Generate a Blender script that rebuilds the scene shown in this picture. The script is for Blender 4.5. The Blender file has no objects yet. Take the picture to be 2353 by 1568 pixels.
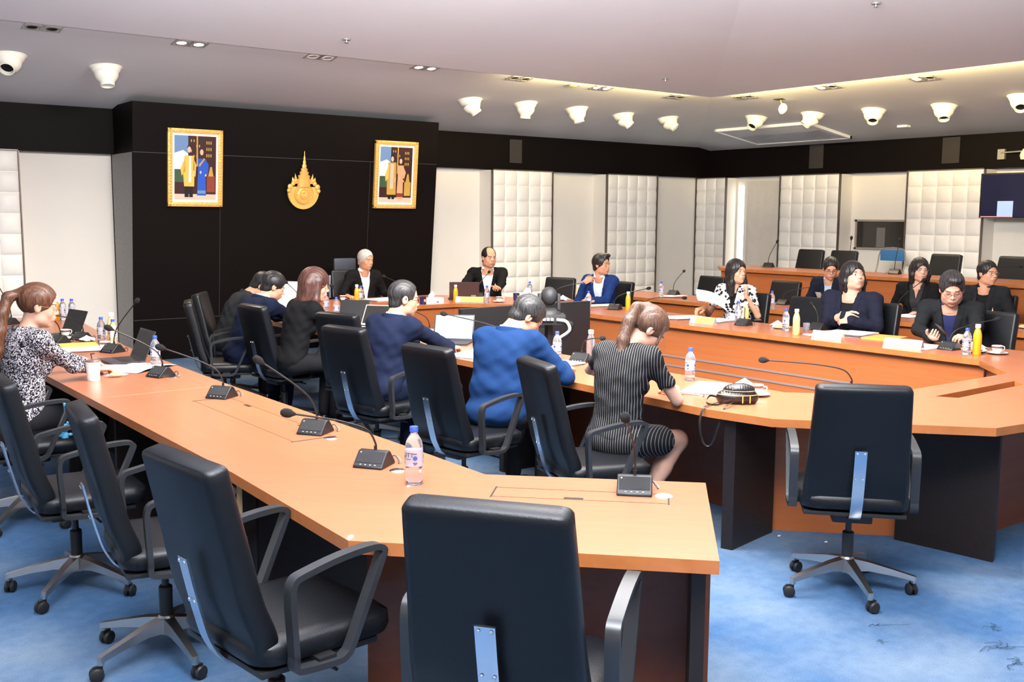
import bpy, bmesh, math, random
import numpy as np
from mathutils import Vector, Matrix, Euler
random.seed(7); np.random.seed(7)
S = bpy.context.scene; C = S.collection
PI = math.pi

# ---------------------------------------------------------------- camera
cam_d = bpy.data.cameras.new('camera'); cam = bpy.data.objects.new('camera', cam_d); C.objects.link(cam)
cam_d.sensor_width = 36.0; cam_d.lens = 2356.2/2353*36.0; cam_d.clip_end = 100; cam_d.clip_start = .05
_r = Vector((0.79876229, -0.60161625, 0.00605782)); _d = Vector((-0.06742776, -0.09951965, -0.99274838)); _f = Vector((0.59785643, 0.7925615, -0.12005818))
cam.matrix_world = Matrix(((_r.x, -_d.x, -_f.x, 0), (_r.y, -_d.y, -_f.y, 0), (_r.z, -_d.z, -_f.z, 1.75), (0, 0, 0, 1)))
S.camera = cam
# ---------------------------------------------------------------- world and exposure
w = bpy.data.worlds.new('world'); S.world = w; w.use_nodes = True
w.node_tree.nodes['Background'].inputs[0].default_value = (1.0, .97, .95, 1); w.node_tree.nodes['Background'].inputs[1].default_value = .55
S.view_settings.view_transform = 'Standard'; S.view_settings.look = 'None'; S.view_settings.gamma = 1; S.view_settings.use_curve_mapping = False
S.view_settings.exposure = .48
# ---------------------------------------------------------------- lights: added fill lights above the hall, out of view, without fixtures
def area(name, loc, rot, sx, sy, power, col=(1, .96, .92), spread=180):
    l = bpy.data.lights.new(name, 'AREA'); l.shape = 'RECTANGLE'; l.size = sx; l.size_y = sy; l.energy = power; l.color = col; l.spread = math.radians(spread)
    o = bpy.data.objects.new(name, l); C.objects.link(o); o.location = loc; o.rotation_euler = rot; return o
area('added_fill_light', (5.2, 5.2, 3.72), (0, 0, 0), 3.0, 3.0, 150)
area('added_fill_light', (3.4, 4.0, 3.72), (math.radians(62), 0, math.radians(-42)), 2.6, .9, 520)  # added fill, tilted forward to brighten the far walls
# flash on the camera, turned up to bounce off the ceiling
area('camera_flash', (-.15, -.15, 1.98), (math.radians(137), 0, math.radians(-38)), .25, .2, 1050, (.97, .98, 1), 100)
# cove strips hidden above the lip of the central ceiling
area('cove_light', (9.1, 9.80, 3.428), (math.radians(112), 0, 0), 3.2, .02, 70, (1, .78, .34))
area('cove_light', (10.79, 5.6, 3.428), (math.radians(112), 0, math.radians(-90)), 8.2, .02, 260, (1, .78, .34))

# ---------------------------------------------------------------- materials
MATS = {}
def nd(m, t, **kw):
    n = m.node_tree.nodes.new(t)
    for k, v in kw.items(): setattr(n, k, v)
    return n
def mat(name, col, rough=.5, metal=0, spec=.5, coat=0, trans=0, ior=1.45, alpha=1, emis=None, es=0, noise=None, bump=None, subs=0):
    """noise=(scale, amount[, colour2]) mottles the colour; bump=(scale, strength)"""
    if name in MATS: return MATS[name]
    m = bpy.data.materials.new(name); m.use_nodes = True; MATS[name] = m
    b = m.node_tree.nodes['Principled BSDF']; L = m.node_tree.links
    b.inputs['Base Color'].default_value = (*col, 1); b.inputs['Roughness'].default_value = rough; b.inputs['Metallic'].default_value = metal
    b.inputs['Specular IOR Level'].default_value = spec; b.inputs['Coat Weight'].default_value = coat; b.inputs['IOR'].default_value = ior
    b.inputs['Transmission Weight'].default_value = trans; b.inputs['Alpha'].default_value = alpha
    if subs: b.inputs['Subsurface Weight'].default_value = subs; b.inputs['Subsurface Radius'].default_value = (.012, .005, .003); b.inputs['Subsurface Scale'].default_value = 1
    if emis: b.inputs['Emission Color'].default_value = (*emis, 1); b.inputs['Emission Strength'].default_value = es
    tc = None
    if noise or bump:
        tc = nd(m, 'ShaderNodeTexCoord')
    if noise:
        n = nd(m, 'ShaderNodeTexNoise'); n.inputs['Scale'].default_value = noise[0]; n.inputs['Detail'].default_value = 4; L.new(tc.outputs['Object'], n.inputs['Vector'])
        r = nd(m, 'ShaderNodeValToRGB'); c2 = noise[2] if len(noise) > 2 else tuple(c*(1-noise[1]) for c in col)
        r.color_ramp.elements[0].position = .35; r.color_ramp.elements[1].position = .65
        r.color_ramp.elements[0].color = (*c2, 1); r.color_ramp.elements[1].color = (*col, 1)
        L.new(n.outputs['Fac'], r.inputs['Fac']); L.new(r.outputs['Color'], b.inputs['Base Color'])
    if bump:
        n = nd(m, 'ShaderNodeTexNoise'); n.inputs['Scale'].default_value = bump[0]; n.inputs['Detail'].default_value = 3; L.new(tc.outputs['Object'], n.inputs['Vector'])
        u = nd(m, 'ShaderNodeBump'); u.inputs['Strength'].default_value = bump[1]; u.inputs['Distance'].default_value = .01
        L.new(n.outputs['Fac'], u.inputs['Height']); L.new(u.outputs['Normal'], b.inputs['Normal'])
    return m
def wood(name, c1, c2, rough=.22, rot=0, sx=2.0, sy=22.0, coat=.12, vertical=False, sz=None, spec=.35):
    m = bpy.data.materials.new(name); m.use_nodes = True; MATS[name] = m
    b = m.node_tree.nodes['Principled BSDF']; L = m.node_tree.links
    tc = nd(m, 'ShaderNodeTexCoord'); mp = nd(m, 'ShaderNodeMapping'); mp.inputs['Rotation'].default_value = (0, 0, rot)
    L.new(tc.outputs['Object'], mp.inputs['Vector'])
    mp2 = nd(m, 'ShaderNodeMapping'); mp2.inputs['Scale'].default_value = (sx, sy, sz or sy); L.new(mp.outputs[0], mp2.inputs['Vector'])
    n = nd(m, 'ShaderNodeTexNoise'); n.inputs['Scale'].default_value = 1.6; n.inputs['Detail'].default_value = 7; n.inputs['Roughness'].default_value = .62; n.inputs['Distortion'].default_value = .5
    L.new(mp2.outputs[0], n.inputs['Vector'])
    r = nd(m, 'ShaderNodeValToRGB'); r.color_ramp.elements[0].position = .3; r.color_ramp.elements[1].position = .7
    r.color_ramp.elements[0].color = (*c1, 1); r.color_ramp.elements[1].color = (*c2, 1)
    L.new(n.outputs['Fac'], r.inputs['Fac']); L.new(r.outputs['Color'], b.inputs['Base Color'])
    b.inputs['Roughness'].default_value = rough; b.inputs['Coat Weight'].default_value = coat; b.inputs['Coat Roughness'].default_value = .12; b.inputs['Specular IOR Level'].default_value = spec
    return m
M_top = wood('cherry_wood_top', (.375, .126, .058), (.43, .148, .071), rough=.30, rot=0, sx=14, sy=1.0)
M_top_d = wood('cherry_wood_top_diagonal', (.375, .126, .058), (.43, .148, .071), rough=.30, rot=math.radians(45), sx=1.0, sy=14)
M_top_h = wood('cherry_wood_top_cross', (.375, .126, .058), (.43, .148, .071), rough=.30, rot=0, sx=1.0, sy=14)
M_edge = wood('cherry_wood_edge', (.36, .115, .03), (.44, .15, .045), rough=.35, sx=6, sy=6)
M_front = wood('cherry_wood_front', (.35, .10, .030), (.40, .122, .038), rough=.33, sx=.9, sy=.9, sz=24)
M_brown = wood('red_brown_panel', (.13, .035, .015), (.17, .05, .02), rough=.4, sx=1.2, sy=9)
M_dark = wood('dark_laminate', (.010, .007, .007), (.018, .012, .011), rough=.42, sx=3, sy=30, coat=0)
M_wenge = wood('dark_wall_laminate', (.0035, .0022, .0022), (.006, .004, .004), rough=.55, sx=60, sy=60, coat=0, spec=.08)
M_white = mat('cream_wall_paint', (.86, .815, .75), .75, noise=(.8, .06))
M_grey = mat('grey_return', (.30, .29, .285), .6, noise=(60, .2))
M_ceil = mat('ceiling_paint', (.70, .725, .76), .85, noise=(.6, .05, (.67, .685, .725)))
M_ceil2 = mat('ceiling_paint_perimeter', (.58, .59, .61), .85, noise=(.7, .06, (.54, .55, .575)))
M_pad = mat('tufted_vinyl', (.92, .88, .82), .42, noise=(3, .05), bump=(25, .12))
M_padside = mat('panel_side', (.82, .77, .70), .6)
M_leather = mat('black_leather', (.0035, .0042, .006), .40, spec=.38, bump=(180, .10))
M_leather_b = mat('black_leather_back', (.007, .009, .014), .48, spec=.4, bump=(220, .10))
M_arm = mat('arm_plastic', (.022, .023, .026), .30, spec=.6)
M_chrome = mat('brushed_steel', (.62, .66, .72), .22, 1)
M_alu = mat('cast_aluminium', (.52, .50, .48), .30, 1)
M_black = mat('black_plastic', (.012, .012, .013), .42)
M_black2 = mat('charcoal_plastic', (.03, .03, .033), .45, bump=(400, .2))
M_screw = mat('steel_screw', (.75, .75, .75), .2, 1)
M_strip = mat('aluminium_strip', (.42, .36, .34), .4, .6)
M_gold = mat('gilt', (.90, .52, .14), .36, .3, bump=(40, .5))
M_whitep = mat('white_plastic', (.85, .85, .82), .4)
M_ivory = mat('ivory_plastic', (.78, .76, .66), .42)
M_paper = mat('white_paper', (.88, .87, .88), .8)
M_hole = mat('dark_opening', (.004, .004, .004), .8)

# ---------------------------------------------------------------- mesh helpers
def link(name, me, parent=None, loc=None, rz=0):
    o = bpy.data.objects.new(name, me); C.objects.link(o)
    if parent is not None: o.parent = parent
    if loc is not None: o.location = loc
    if rz: o.rotation_euler = (0, 0, rz)
    return o
def tag(o, label=None, cat=None, group=None, kind=None):
    if label: o['label'] = label
    if cat: o['category'] = cat
    if group: o['group'] = group
    if kind: o['kind'] = kind
    return o
def thing(name, label, cat, loc=(0, 0, 0), rz=0, group=None):
    o = bpy.data.objects.new(name, None); C.objects.link(o); o.location = loc; o.rotation_euler = (0, 0, rz); o.empty_display_size = .1
    return tag(o, label, cat, group)
def clone(root, loc=None, rz=None, label=None, group=None):
    r = root.copy(); C.objects.link(r)
    if loc is not None: r.location = loc
    if rz is not None: r.rotation_euler = (0, 0, rz)
    if label: r['label'] = label
    if group: r['group'] = group
    for ch in root.children:
        c = ch.copy(); C.objects.link(c); c.parent = r
        for g in ch.children:
            k = g.copy(); C.objects.link(k); k.parent = c
    return r
class MB:
    """collects shapes into one mesh; each shape may have its own material"""
    def __init__(s): s.v = []; s.f = []; s.m = []; s.sm = []; s.mats = []
    def mi(s, m):
        if m not in s.mats: s.mats.append(m)
        return s.mats.index(m)
    def add(s, vs, fs, m, smooth=False):
        o = len(s.v); s.v += [tuple(v) for v in vs]; k = s.mi(m)
        for f in fs: s.f.append(tuple(i+o for i in f)); s.m.append(k); s.sm.append(smooth)
        return s
    def box(s, lo, hi, m, mtx=None, bev=0):
        if bev:
            bm = bmesh.new(); bmesh.ops.create_cube(bm, size=1)
            sz = [hi[i]-lo[i] for i in range(3)]
            for v in bm.verts: v.co = Vector([(v.co[i]+.5)*sz[i]+lo[i] for i in range(3)])
            bmesh.ops.bevel(bm, geom=bm.edges[:], offset=min(bev, min(sz)*.49), segments=2, profile=.7, affect='EDGES')
            return s.addbm(bm, m, mtx, True)
        x0, y0, z0 = lo; x1, y1, z1 = hi
        vs = [Vector(p) for p in ((x0,y0,z0),(x1,y0,z0),(x1,y1,z0),(x0,y1,z0),(x0,y0,z1),(x1,y0,z1),(x1,y1,z1),(x0,y1,z1))]
        if mtx: vs = [mtx@v for v in vs]
        return s.add(vs, [(0,3,2,1),(4,5,6,7),(0,1,5,4),(1,2,6,5),(2,3,7,6),(3,0,4,7)], m)
    def addbm(s, bm, m, mtx=None, smooth=False):
        bm.verts.ensure_lookup_table(); bm.verts.index_update()
        s.add([(mtx@v.co if mtx else v.co.copy()) for v in bm.verts], [[v.index for v in f.verts] for f in bm.faces], m, smooth); bm.free(); return s
    def prism(s, poly, z0, z1, m, mtx=None, mtop=None, bev=0):
        n = len(poly); ar = sum(poly[i][0]*poly[(i+1)%n][1]-poly[(i+1)%n][0]*poly[i][1] for i in range(n))
        if ar < 0: poly = poly[::-1]
        vs = [Vector((x, y, z0)) for x, y in poly]+[Vector((x, y, z1)) for x, y in poly]
        if mtx: vs = [mtx@v for v in vs]
        s.add(vs, [tuple(range(n))[::-1]]+[(i, (i+1)%n, n+(i+1)%n, n+i) for i in range(n)], m)
        s.add(vs[n:], [tuple(range(n))], mtop or m); return s
    def tube(s, pts, rad, m, n=8, cap=True, mtx=None, flat=None):
        """flat=(w,h): rectangular-ish section"""
        pts = [Vector(p) for p in pts]; k = len(pts); rads = rad if isinstance(rad, (list, tuple)) else [rad]*k
        vs = []; up = None
        for i, p in enumerate(pts):
            t = (pts[min(i+1, k-1)]-pts[max(i-1, 0)]).normalized()
            if up is None:
                up = Vector((0, 0, 1)) if abs(t.z) < .9 else Vector((0, 1, 0))
            a = t.cross(up)
            if a.length < 1e-4: a = t.orthogonal()
            a.normalize(); b = a.cross(t).normalized(); up = b
            for j in range(n):
                q = 2*PI*j/n+(PI/n)
                vs.append(p+(a*math.cos(q)+b*math.sin(q))*rads[i])
        fs = [(i*n+j, i*n+(j+1)%n, (i+1)*n+(j+1)%n, (i+1)*n+j) for i in range(k-1) for j in range(n)]
        if cap: fs += [tuple(range(n))[::-1], tuple((k-1)*n+j for j in range(n))]
        if mtx: vs = [mtx@v for v in vs]
        return s.add(vs, fs, m, True)
    def ribbon(s, pts, side, w, t, m, mtx=None):
        """flat bar following pts; side = width direction; thickness t"""
        pts = [Vector(p) for p in pts]; side = Vector(side).normalized(); k = len(pts); vs = []
        ws = w if isinstance(w, (list, tuple)) else [w]*k
        for i, p in enumerate(pts):
            tt = (pts[min(i+1, k-1)]-pts[max(i-1, 0)]).normalized(); nn = tt.cross(side).normalized(); c = .18*min(ws[i], t)
            for a, b in ((-1, -1), (1, -1), (1, 1), (-1, 1)):
                vs.append(p+side*a*ws[i]/2+nn*b*t/2)
        fs = [(i*4+j, i*4+(j+1)%4, (i+1)*4+(j+1)%4, (i+1)*4+j) for i in range(k-1) for j in range(4)]+[(3, 2, 1, 0), tuple((k-1)*4+j for j in range(4))]
        if mtx: vs = [mtx@v for v in vs]
        return s.add(vs, fs, m)
    def lathe(s, prof, m, n=20, mtx=None, smooth=True):
        vs = []; k = len(prof)
        for (r, z) in prof:
            for j in range(n): q = 2*PI*j/n; vs.append(Vector((r*math.cos(q), r*math.sin(q), z)))
        fs = [(i*n+j, i*n+(j+1)%n, (i+1)*n+(j+1)%n, (i+1)*n+j) for i in range(k-1) for j in range(n)]
        if prof[0][0] > 1e-5: fs.append(tuple(range(n))[::-1])
        if prof[-1][0] > 1e-5: fs.append(tuple((k-1)*n+j for j in range(n)))
        if mtx: vs = [mtx@v for v in vs]
        return s.add(vs, fs, m, smooth)
    def ball(s, c, r, m, mtx=None, seg=12):
        r = r if isinstance(r, (tuple, list)) else (r, r, r); bm = bmesh.new(); bmesh.ops.create_uvsphere(bm, u_segments=seg, v_segments=max(6, seg*2//3), radius=1)
        for v in bm.verts: v.co = Vector((v.co.x*r[0]+c[0], v.co.y*r[1]+c[1], v.co.z*r[2]+c[2]))
        return s.addbm(bm, m, mtx, True)
    def build(s, name, parent=None, loc=None, rz=0, fix=True, sharp=40):
        me = bpy.data.meshes.new(name); me.from_pydata(s.v, [], s.f)
        for m in s.mats: me.materials.append(m)
        for p, k, sm in zip(me.polygons, s.m, s.sm): p.material_index = k; p.use_smooth = sm
        if fix:
            bm = bmesh.new(); bm.from_mesh(me); bmesh.ops.remove_doubles(bm, verts=bm.verts, dist=1e-5); bmesh.ops.recalc_face_normals(bm, faces=bm.faces); 
            bm.to_mesh(me); bm.free()
        try: me.set_sharp_from_angle(angle=math.radians(sharp))
        except Exception: pass
        return link(name, me, parent, loc, rz)
def rotz(a): return Matrix.Rotation(a, 4, 'Z')
def TR(x, y, z): return Matrix.Translation((x, y, z))
def bez(pts, n=12):
    """Catmull-Rom through pts"""
    P = [Vector(p) for p in pts]; P = [P[0]*2-P[1]]+P+[P[-1]*2-P[-2]]; out = []
    for i in range(1, len(P)-2):
        for k in range(n):
            t = k/n; a, b, c, d = P[i-1:i+3]
            out.append(.5*((2*b)+(c-a)*t+(2*a-5*b+4*c-d)*t*t+(-a+3*b-3*c+d)*t**3))
    out.append(P[-2]); return out
# ================================================================ SETTING
def struct(name, mb, **kw): return tag(mb.build(name, **kw), kind='structure')
ZL = .32   # platform of the third row
def carpet():
    m = bpy.data.materials.new('blue_carpet'); m.use_nodes = True; b = m.node_tree.nodes['Principled BSDF']; L = m.node_tree.links
    tc = nd(m, 'ShaderNodeTexCoord')
    n1 = nd(m, 'ShaderNodeTexNoise'); n1.inputs['Scale'].default_value = 1.3; n1.inputs['Detail'].default_value = 3
    n2 = nd(m, 'ShaderNodeTexNoise'); n2.inputs['Scale'].default_value = 160; n2.inputs['Detail'].default_value = 6; n2.inputs['Roughness'].default_value = .8
    n3 = nd(m, 'ShaderNodeTexNoise'); n3.inputs['Scale'].default_value = 18; n3.inputs['Detail'].default_value = 5
    for n in (n1, n2, n3): L.new(tc.outputs['Object'], n.inputs['Vector'])
    r1 = nd(m, 'ShaderNodeValToRGB'); r1.color_ramp.elements[0].position = .38; r1.color_ramp.elements[1].position = .66
    r1.color_ramp.elements[0].color = (.055, .125, .25, 1); r1.color_ramp.elements[1].color = (.155, .215, .30, 1)
    L.new(n1.outputs['Fac'], r1.inputs['Fac'])
    mx = nd(m, 'ShaderNodeMixRGB', blend_type='MULTIPLY'); mx.inputs['Fac'].default_value = .75
    r2 = nd(m, 'ShaderNodeValToRGB'); r2.color_ramp.elements[0].position = .3; r2.color_ramp.elements[1].position = .7
    r2.color_ramp.elements[0].color = (.55, .55, .58, 1); r2.color_ramp.elements[1].color = (1.25, 1.25, 1.2, 1); L.new(n2.outputs['Fac'], r2.inputs['Fac'])
    L.new(r1.outputs[0], mx.inputs[1]); L.new(r2.outputs[0], mx.inputs[2])
    mx2 = nd(m, 'ShaderNodeMixRGB', blend_type='MULTIPLY'); mx2.inputs['Fac'].default_value = .5
    r3 = nd(m, 'ShaderNodeValToRGB'); r3.color_ramp.elements[0].position = .35; r3.color_ramp.elements[1].position = .65
    r3.color_ramp.elements[0].color = (.75, .78, .82, 1); r3.color_ramp.elements[1].color = (1.1, 1.08, 1.05, 1); L.new(n3.outputs['Fac'], r3.inputs['Fac'])
    L.new(mx.outputs[0], mx2.inputs[1]); L.new(r3.outputs[0], mx2.inputs[2]); L.new(mx2.outputs[0], b.inputs['Base Color'])
    b.inputs['Roughness'].default_value = .95; b.inputs['Specular IOR Level'].default_value = .15
    u = nd(m, 'ShaderNodeBump'); u.inputs['Strength'].default_value = .5; u.inputs['Distance'].default_value = .01; L.new(n2.outputs['Fac'], u.inputs['Height']); L.new(u.outputs['Normal'], b.inputs['Normal'])
    return m
M_carpet = carpet()
f = MB(); f.box((-4, -3, -.1), (14.6, 13.4, 0), M_carpet); struct('floor', f)
f = MB(); f.box((10.86, 1.0, 0.001), (14.34, 12.1, ZL), M_carpet); struct('floor', f)
# walls
f = MB(); f.box((-4, 13.05, 0), (14.5, 13.25, 3.4), M_white); struct('wall_left', f)
f = MB(); f.box((14.35, 1.0, 0), (14.55, 13.05, 3.4), M_white); struct('wall_right', f)
f = MB(); f.box((-4, 12.9, 2.475), (14.2, 13.05, 3.03), M_wenge); struct('trim_1', f)
f = MB(); f.box((14.2, 1.0, 2.475), (14.35, 12.9, 3.03), M_wenge); struct('trim_2', f)
# leaning dark feature wall
f = MB(); k = .1; y0 = 12.43; zt = 3.04
def yl(z): return 12.43-.1*z
X0, X1 = 3.71, 7.86
vs = [(X0, y0, 0), (X1, y0, 0), (X1, yl(zt), zt), (X0, yl(zt), zt), (X0, 13.04, 0), (X1, 13.04, 0), (X1, 13.04, zt), (X0, 13.04, zt)]
f.add(vs, [(0, 1, 2, 3), (1, 5, 6, 2), (5, 4, 7, 6), (3, 2, 6, 7)], M_wenge); f.add(vs, [(4, 0, 3, 7)], M_grey if False else M_wenge)
f.add([(X0-.004, y0+.01, .01), (X0-.004, yl(2.47)+.01, 2.47), (X0-.004, 12.99, 2.47), (X0-.004, 12.99, .01)], [(0, 1, 2, 3)], M_grey)
fw = struct('wall_front', f, fix=False)
f = MB(); M_seam = mat('panel_joint', (.05, .045, .045), .5)
for x in (4.755, 6.81):
    f.add([(x-.002, yl(.5)-.002, .5), (x+.002, yl(.5)-.002, .5), (x+.002, yl(2.47)-.002, 2.47), (x-.002, yl(2.47)-.002, 2.47)], [(0, 1, 2, 3)], M_seam)
for z in (.5, 2.47):
    f.add([(X0, yl(z)-.002, z-.003), (X1, yl(z)-.002, z-.003), (X1, yl(z+.003)-.002, z+.003), (X0, yl(z+.003)-.002, z+.003)], [(0, 1, 2, 3)], M_seam)
struct('trim_3', f, fix=False)
# ceiling: hipped central field whose lower lip hides the cove, and a sloping perimeter
f = MB(); E0 = (10.84, 9.85)
def zc(x, y): return 3.4+.09*min(E0[1]-y, E0[0]-x)
xs0, ys0 = -4, -3
kx = xs0; ky = ys0
# hip line from the corner (10.84, 9.85) along (-1,-1)
hx, hy = E0[0]-12.85, E0[1]-12.85
A = [(xs0, E0[1]), E0, (hx, hy), (xs0, hy)]
B = [E0, (E0[0], ys0), (hx, ys0), (hx, hy)]
for P in (A, B):
    vs = [(x, y, 3.4+.09*((E0[1]-y) if P is A else (E0[0]-x))) for x, y in P]
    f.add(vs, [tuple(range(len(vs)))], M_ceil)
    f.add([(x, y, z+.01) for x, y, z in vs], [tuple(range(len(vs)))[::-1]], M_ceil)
f.add([(xs0, E0[1], 3.4), (E0[0], E0[1], 3.4), (E0[0], E0[1], 3.41), (xs0, E0[1], 3.41), (E0[0], ys0, 3.4), (E0[0], ys0, 3.41)], [(0, 1, 2, 3), (1, 4, 5, 2)], M_ceil)
struct('ceiling', f, fix=False)
f = MB()
def zp(c, c0): return 3.47-.151*(c-c0)
ov = .12
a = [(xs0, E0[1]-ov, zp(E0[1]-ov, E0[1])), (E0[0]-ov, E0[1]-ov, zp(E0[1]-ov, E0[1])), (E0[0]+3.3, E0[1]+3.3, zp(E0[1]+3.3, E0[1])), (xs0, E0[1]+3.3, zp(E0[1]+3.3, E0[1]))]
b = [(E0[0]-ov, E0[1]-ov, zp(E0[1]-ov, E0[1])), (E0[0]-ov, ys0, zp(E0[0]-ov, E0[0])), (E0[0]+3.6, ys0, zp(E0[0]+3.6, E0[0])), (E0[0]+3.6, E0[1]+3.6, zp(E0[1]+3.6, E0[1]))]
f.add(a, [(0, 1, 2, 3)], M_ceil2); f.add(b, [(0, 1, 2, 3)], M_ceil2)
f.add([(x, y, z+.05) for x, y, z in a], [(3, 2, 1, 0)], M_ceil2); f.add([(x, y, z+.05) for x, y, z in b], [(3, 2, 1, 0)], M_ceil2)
struct('ceiling', f, fix=False)

# tufted panels
def tufted(name, label, u0, u1, z1, plane, axis, cols, rows, wall, cell=.235, z0=.35):
    """axis 'A': faces -Y at y=plane, u along X ; 'B': faces -X at x=plane, u along Y"""
    t = thing(name, label, 'wall panel', (u0, plane, z0) if axis == 'A' else (plane, u0, z0), group='tufted wall panels')
    W = u1-u0; Hh = z1-z0; n = 7
    def P(u, h, out):   # out = towards the room
        return (u, -out, h) if axis == 'A' else (-out, u, h)
    vs = []; fs = []; cut = [0, .035, .09, .2, .38, .62, .8, .91, .965]; hh_ = .040
    us = [(i+c)/cols for i in range(cols) for c in cut]+[1.0]; ws = [(j+c)/rows for j in range(rows) for c in cut]+[1.0]; nu = len(us)-1; nv = len(ws)-1
    for v_ in ws:
        for u_ in us:
            a = 1-abs(2*((u_*cols) % 1)-1)**2.6; b = 1-abs(2*((v_*rows) % 1)-1)**2.6; o = hh_*(max(a, 0)*max(b, 0))**.5
            vs.append(P(W*u_, Hh*v_, o if 0 < u_ < 1 and 0 < v_ < 1 else 0))
    for j in range(nv):
        for i in range(nu): q = j*(nu+1)+i; fs.append((q, q+1, q+nu+2, q+nu+1))
    m = MB(); m.add(vs, fs, M_pad, True); m.build('cushion_face', t, sharp=180)
    m = MB(); e = .012; d = wall-plane
    lo, hi = (-e, Hh+e)
    for (u, uu) in ((-e, 0), (W, W+e)):
        m.box(P(u, lo, 0)[:3] if False else tuple(min(x) for x in zip(P(u, lo, .03), P(uu, hi, -.02))), tuple(max(x) for x in zip(P(u, lo, .03), P(uu, hi, -.02))), M_stripb)
    m.box(tuple(min(x) for x in zip(P(-e, Hh, .03), P(W+e, hi, -.02))), tuple(max(x) for x in zip(P(-e, Hh, .03), P(W+e, hi, -.02))), M_stripb)
    m.build('edge_trim', t)
    m = MB(); p, q = P(-.005, -.35+.001, -.02), P(W+.005, Hh, -d+.002)
    m.box(tuple(min(x) for x in zip(p, q)), tuple(max(x) for x in zip(p, q)), M_padside); m.build('backing_box', t)
    return t
M_stripb = mat('bronze_edge', (.16, .13, .11), .4, .5)
tufted('tufted_panel', 'white tufted wall panel at the far left edge, left of the dark feature wall', 1.43, 2.60, 2.46, 12.72, 'A', 5, 9, 13.05)
tufted('tufted_panel', 'white tufted wall panel directly right of the dark feature wall', 9.205, 10.365, 2.46, 12.72, 'A', 5, 9, 13.05)
tufted('tufted_panel', 'white tufted wall panel on the left wall, second right of the dark feature wall', 11.54, 12.68, 2.46, 12.72, 'A', 5, 9, 13.05)
tufted('tufted_panel', 'narrow white tufted wall panel in the corner left of the light strip', 12.34, 13.03, 2.46, 14.02, 'B', 3, 9, 14.35)
tufted('tufted_panel', 'white tufted wall panel behind the third row, left of the dark wall window', 9.99, 11.145, 2.46, 14.02, 'B', 5, 9, 14.35)
tufted('tufted_panel', 'white tufted wall panel between the dark wall window and the television', 7.625, 8.80, 2.46, 14.02, 'B', 5, 9, 14.35)

# daylight slit, dark wall window
f = MB(); f.box((14.325, 12.16, .33), (14.352, 12.29, 2.31), mat('daylight_glass', (1, 1, 1), .3, emis=(1, .98, .92), es=2.2)); struct('window_1', f)
f = MB(); f.box((14.30, 12.10, .33), (14.352, 12.155, 2.40), M_white); f.box((14.30, 12.295, .33), (14.352, 12.33, 2.40), M_white); struct('trim_4', f)
w2 = MB(); w2.box((14.335, 9.0, 1.305), (14.352, 9.85, 1.715), mat('dark_glass', (.02, .018, .015), .12, spec=.6)); w2 = struct('window_2', w2)
f = MB()
for lo, hi in (((14.31, 8.97, 1.275), (14.352, 9.9, 1.305)), ((14.31, 8.97, 1.715), (14.352, 9.9, 1.745)), ((14.31, 9.85, 1.275), (14.352, 9.88, 1.745))): f.box(lo, hi, mat('window_trim', (.35, .30, .25), .5))
f.build('window_frame', w2)
f = MB(); f.box((14.334, 9.35, 1.31), (14.3345, 9.50, 1.62), mat('reflected_panel', (.16, .15, .14), .5)); f.build('painted_reflection', w2)  # grey patch paints a reflection onto the dark glass
# wide doorway leaf right of the slit (tone change of the wall there)
f = MB(); f.box((14.33, 11.16, .33), (14.351, 12.09, 2.40), mat('beige_door', (.76, .70, .62), .6, noise=(6, .06))); struct('door_1', f)
# ================================================================ THINGS ON WALLS AND CEILING
def align_z(n):  # matrix whose z axis is n
    n = Vector(n).normalized(); return n.to_track_quat('Z', 'Y').to_matrix().to_4x4()
NA = Vector((0, -.151, -1)).normalized(); NB = Vector((-.151, 0, -1)).normalized()
EYE = None
def jet(p, aim, label, N, sc=1.0):
    """round ceiling jet nozzle: flange dome (nozzle_base) and a short open pipe aimed at aim"""
    t = thing('air_nozzle', label, 'air vent', p, group='round white air nozzles in the sloping ceiling'); Q = align_z(N)
    m = MB(); m.lathe([(.165*sc, 0), (.165*sc, .012), (.152*sc, .020), (.146*sc, .030), (.138*sc, .050), (.118*sc, .075), (.080*sc, .090), (0, .095)], M_ivory, 28, Q@TR(0, 0, -.01)); m.build('nozzle_base', t)
    a = Vector(aim).normalized(); R = TR(*(N*.035))@align_z(a); m = MB()
    m.lathe([(.055, 0), (.118*sc, .012), (.121*sc, .04), (.110*sc, .078), (.086*sc, .108), (.073*sc, .122), (.070*sc, .165), (.062*sc, .165), (.060*sc, .10)], M_ivory, 24, R)
    m.lathe([(.0605*sc, .118), (0, .118)], M_hole, 24, R); m.build('nozzle_spout', t, sharp=50)
vA = [((2.238, 11.118, 3.278), (-.3, -.7, -.7), 'leftmost round air nozzle, cut by the left edge of the photo'), ((3.177, 11.222, 3.263), (.0, -.25, -1), 'round air nozzle pointing straight down above the dark wall left end'),
      ((7.763, 11.232, 3.261), (.5, -.3, -.9), 'round air nozzle right above the dark wall right end'), ((8.628, 11.164, 3.272), (0, .1, -1), 'round air nozzle with its pipe straight down and no opening seen'),
      ((9.557, 11.195, 3.267), (.15, -.2, -1), 'third round air nozzle right of the dark wall'), ((10.539, 11.292, 3.252), (.45, -.5, -.8), 'fourth round air nozzle right of the dark wall'),
      ((11.445, 11.268, 3.256), (.4, -.6, -.7), 'round air nozzle on the left slope nearest the ceiling corner')]
for p, a, l in vA: jet(p, a, l, NA)
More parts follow.
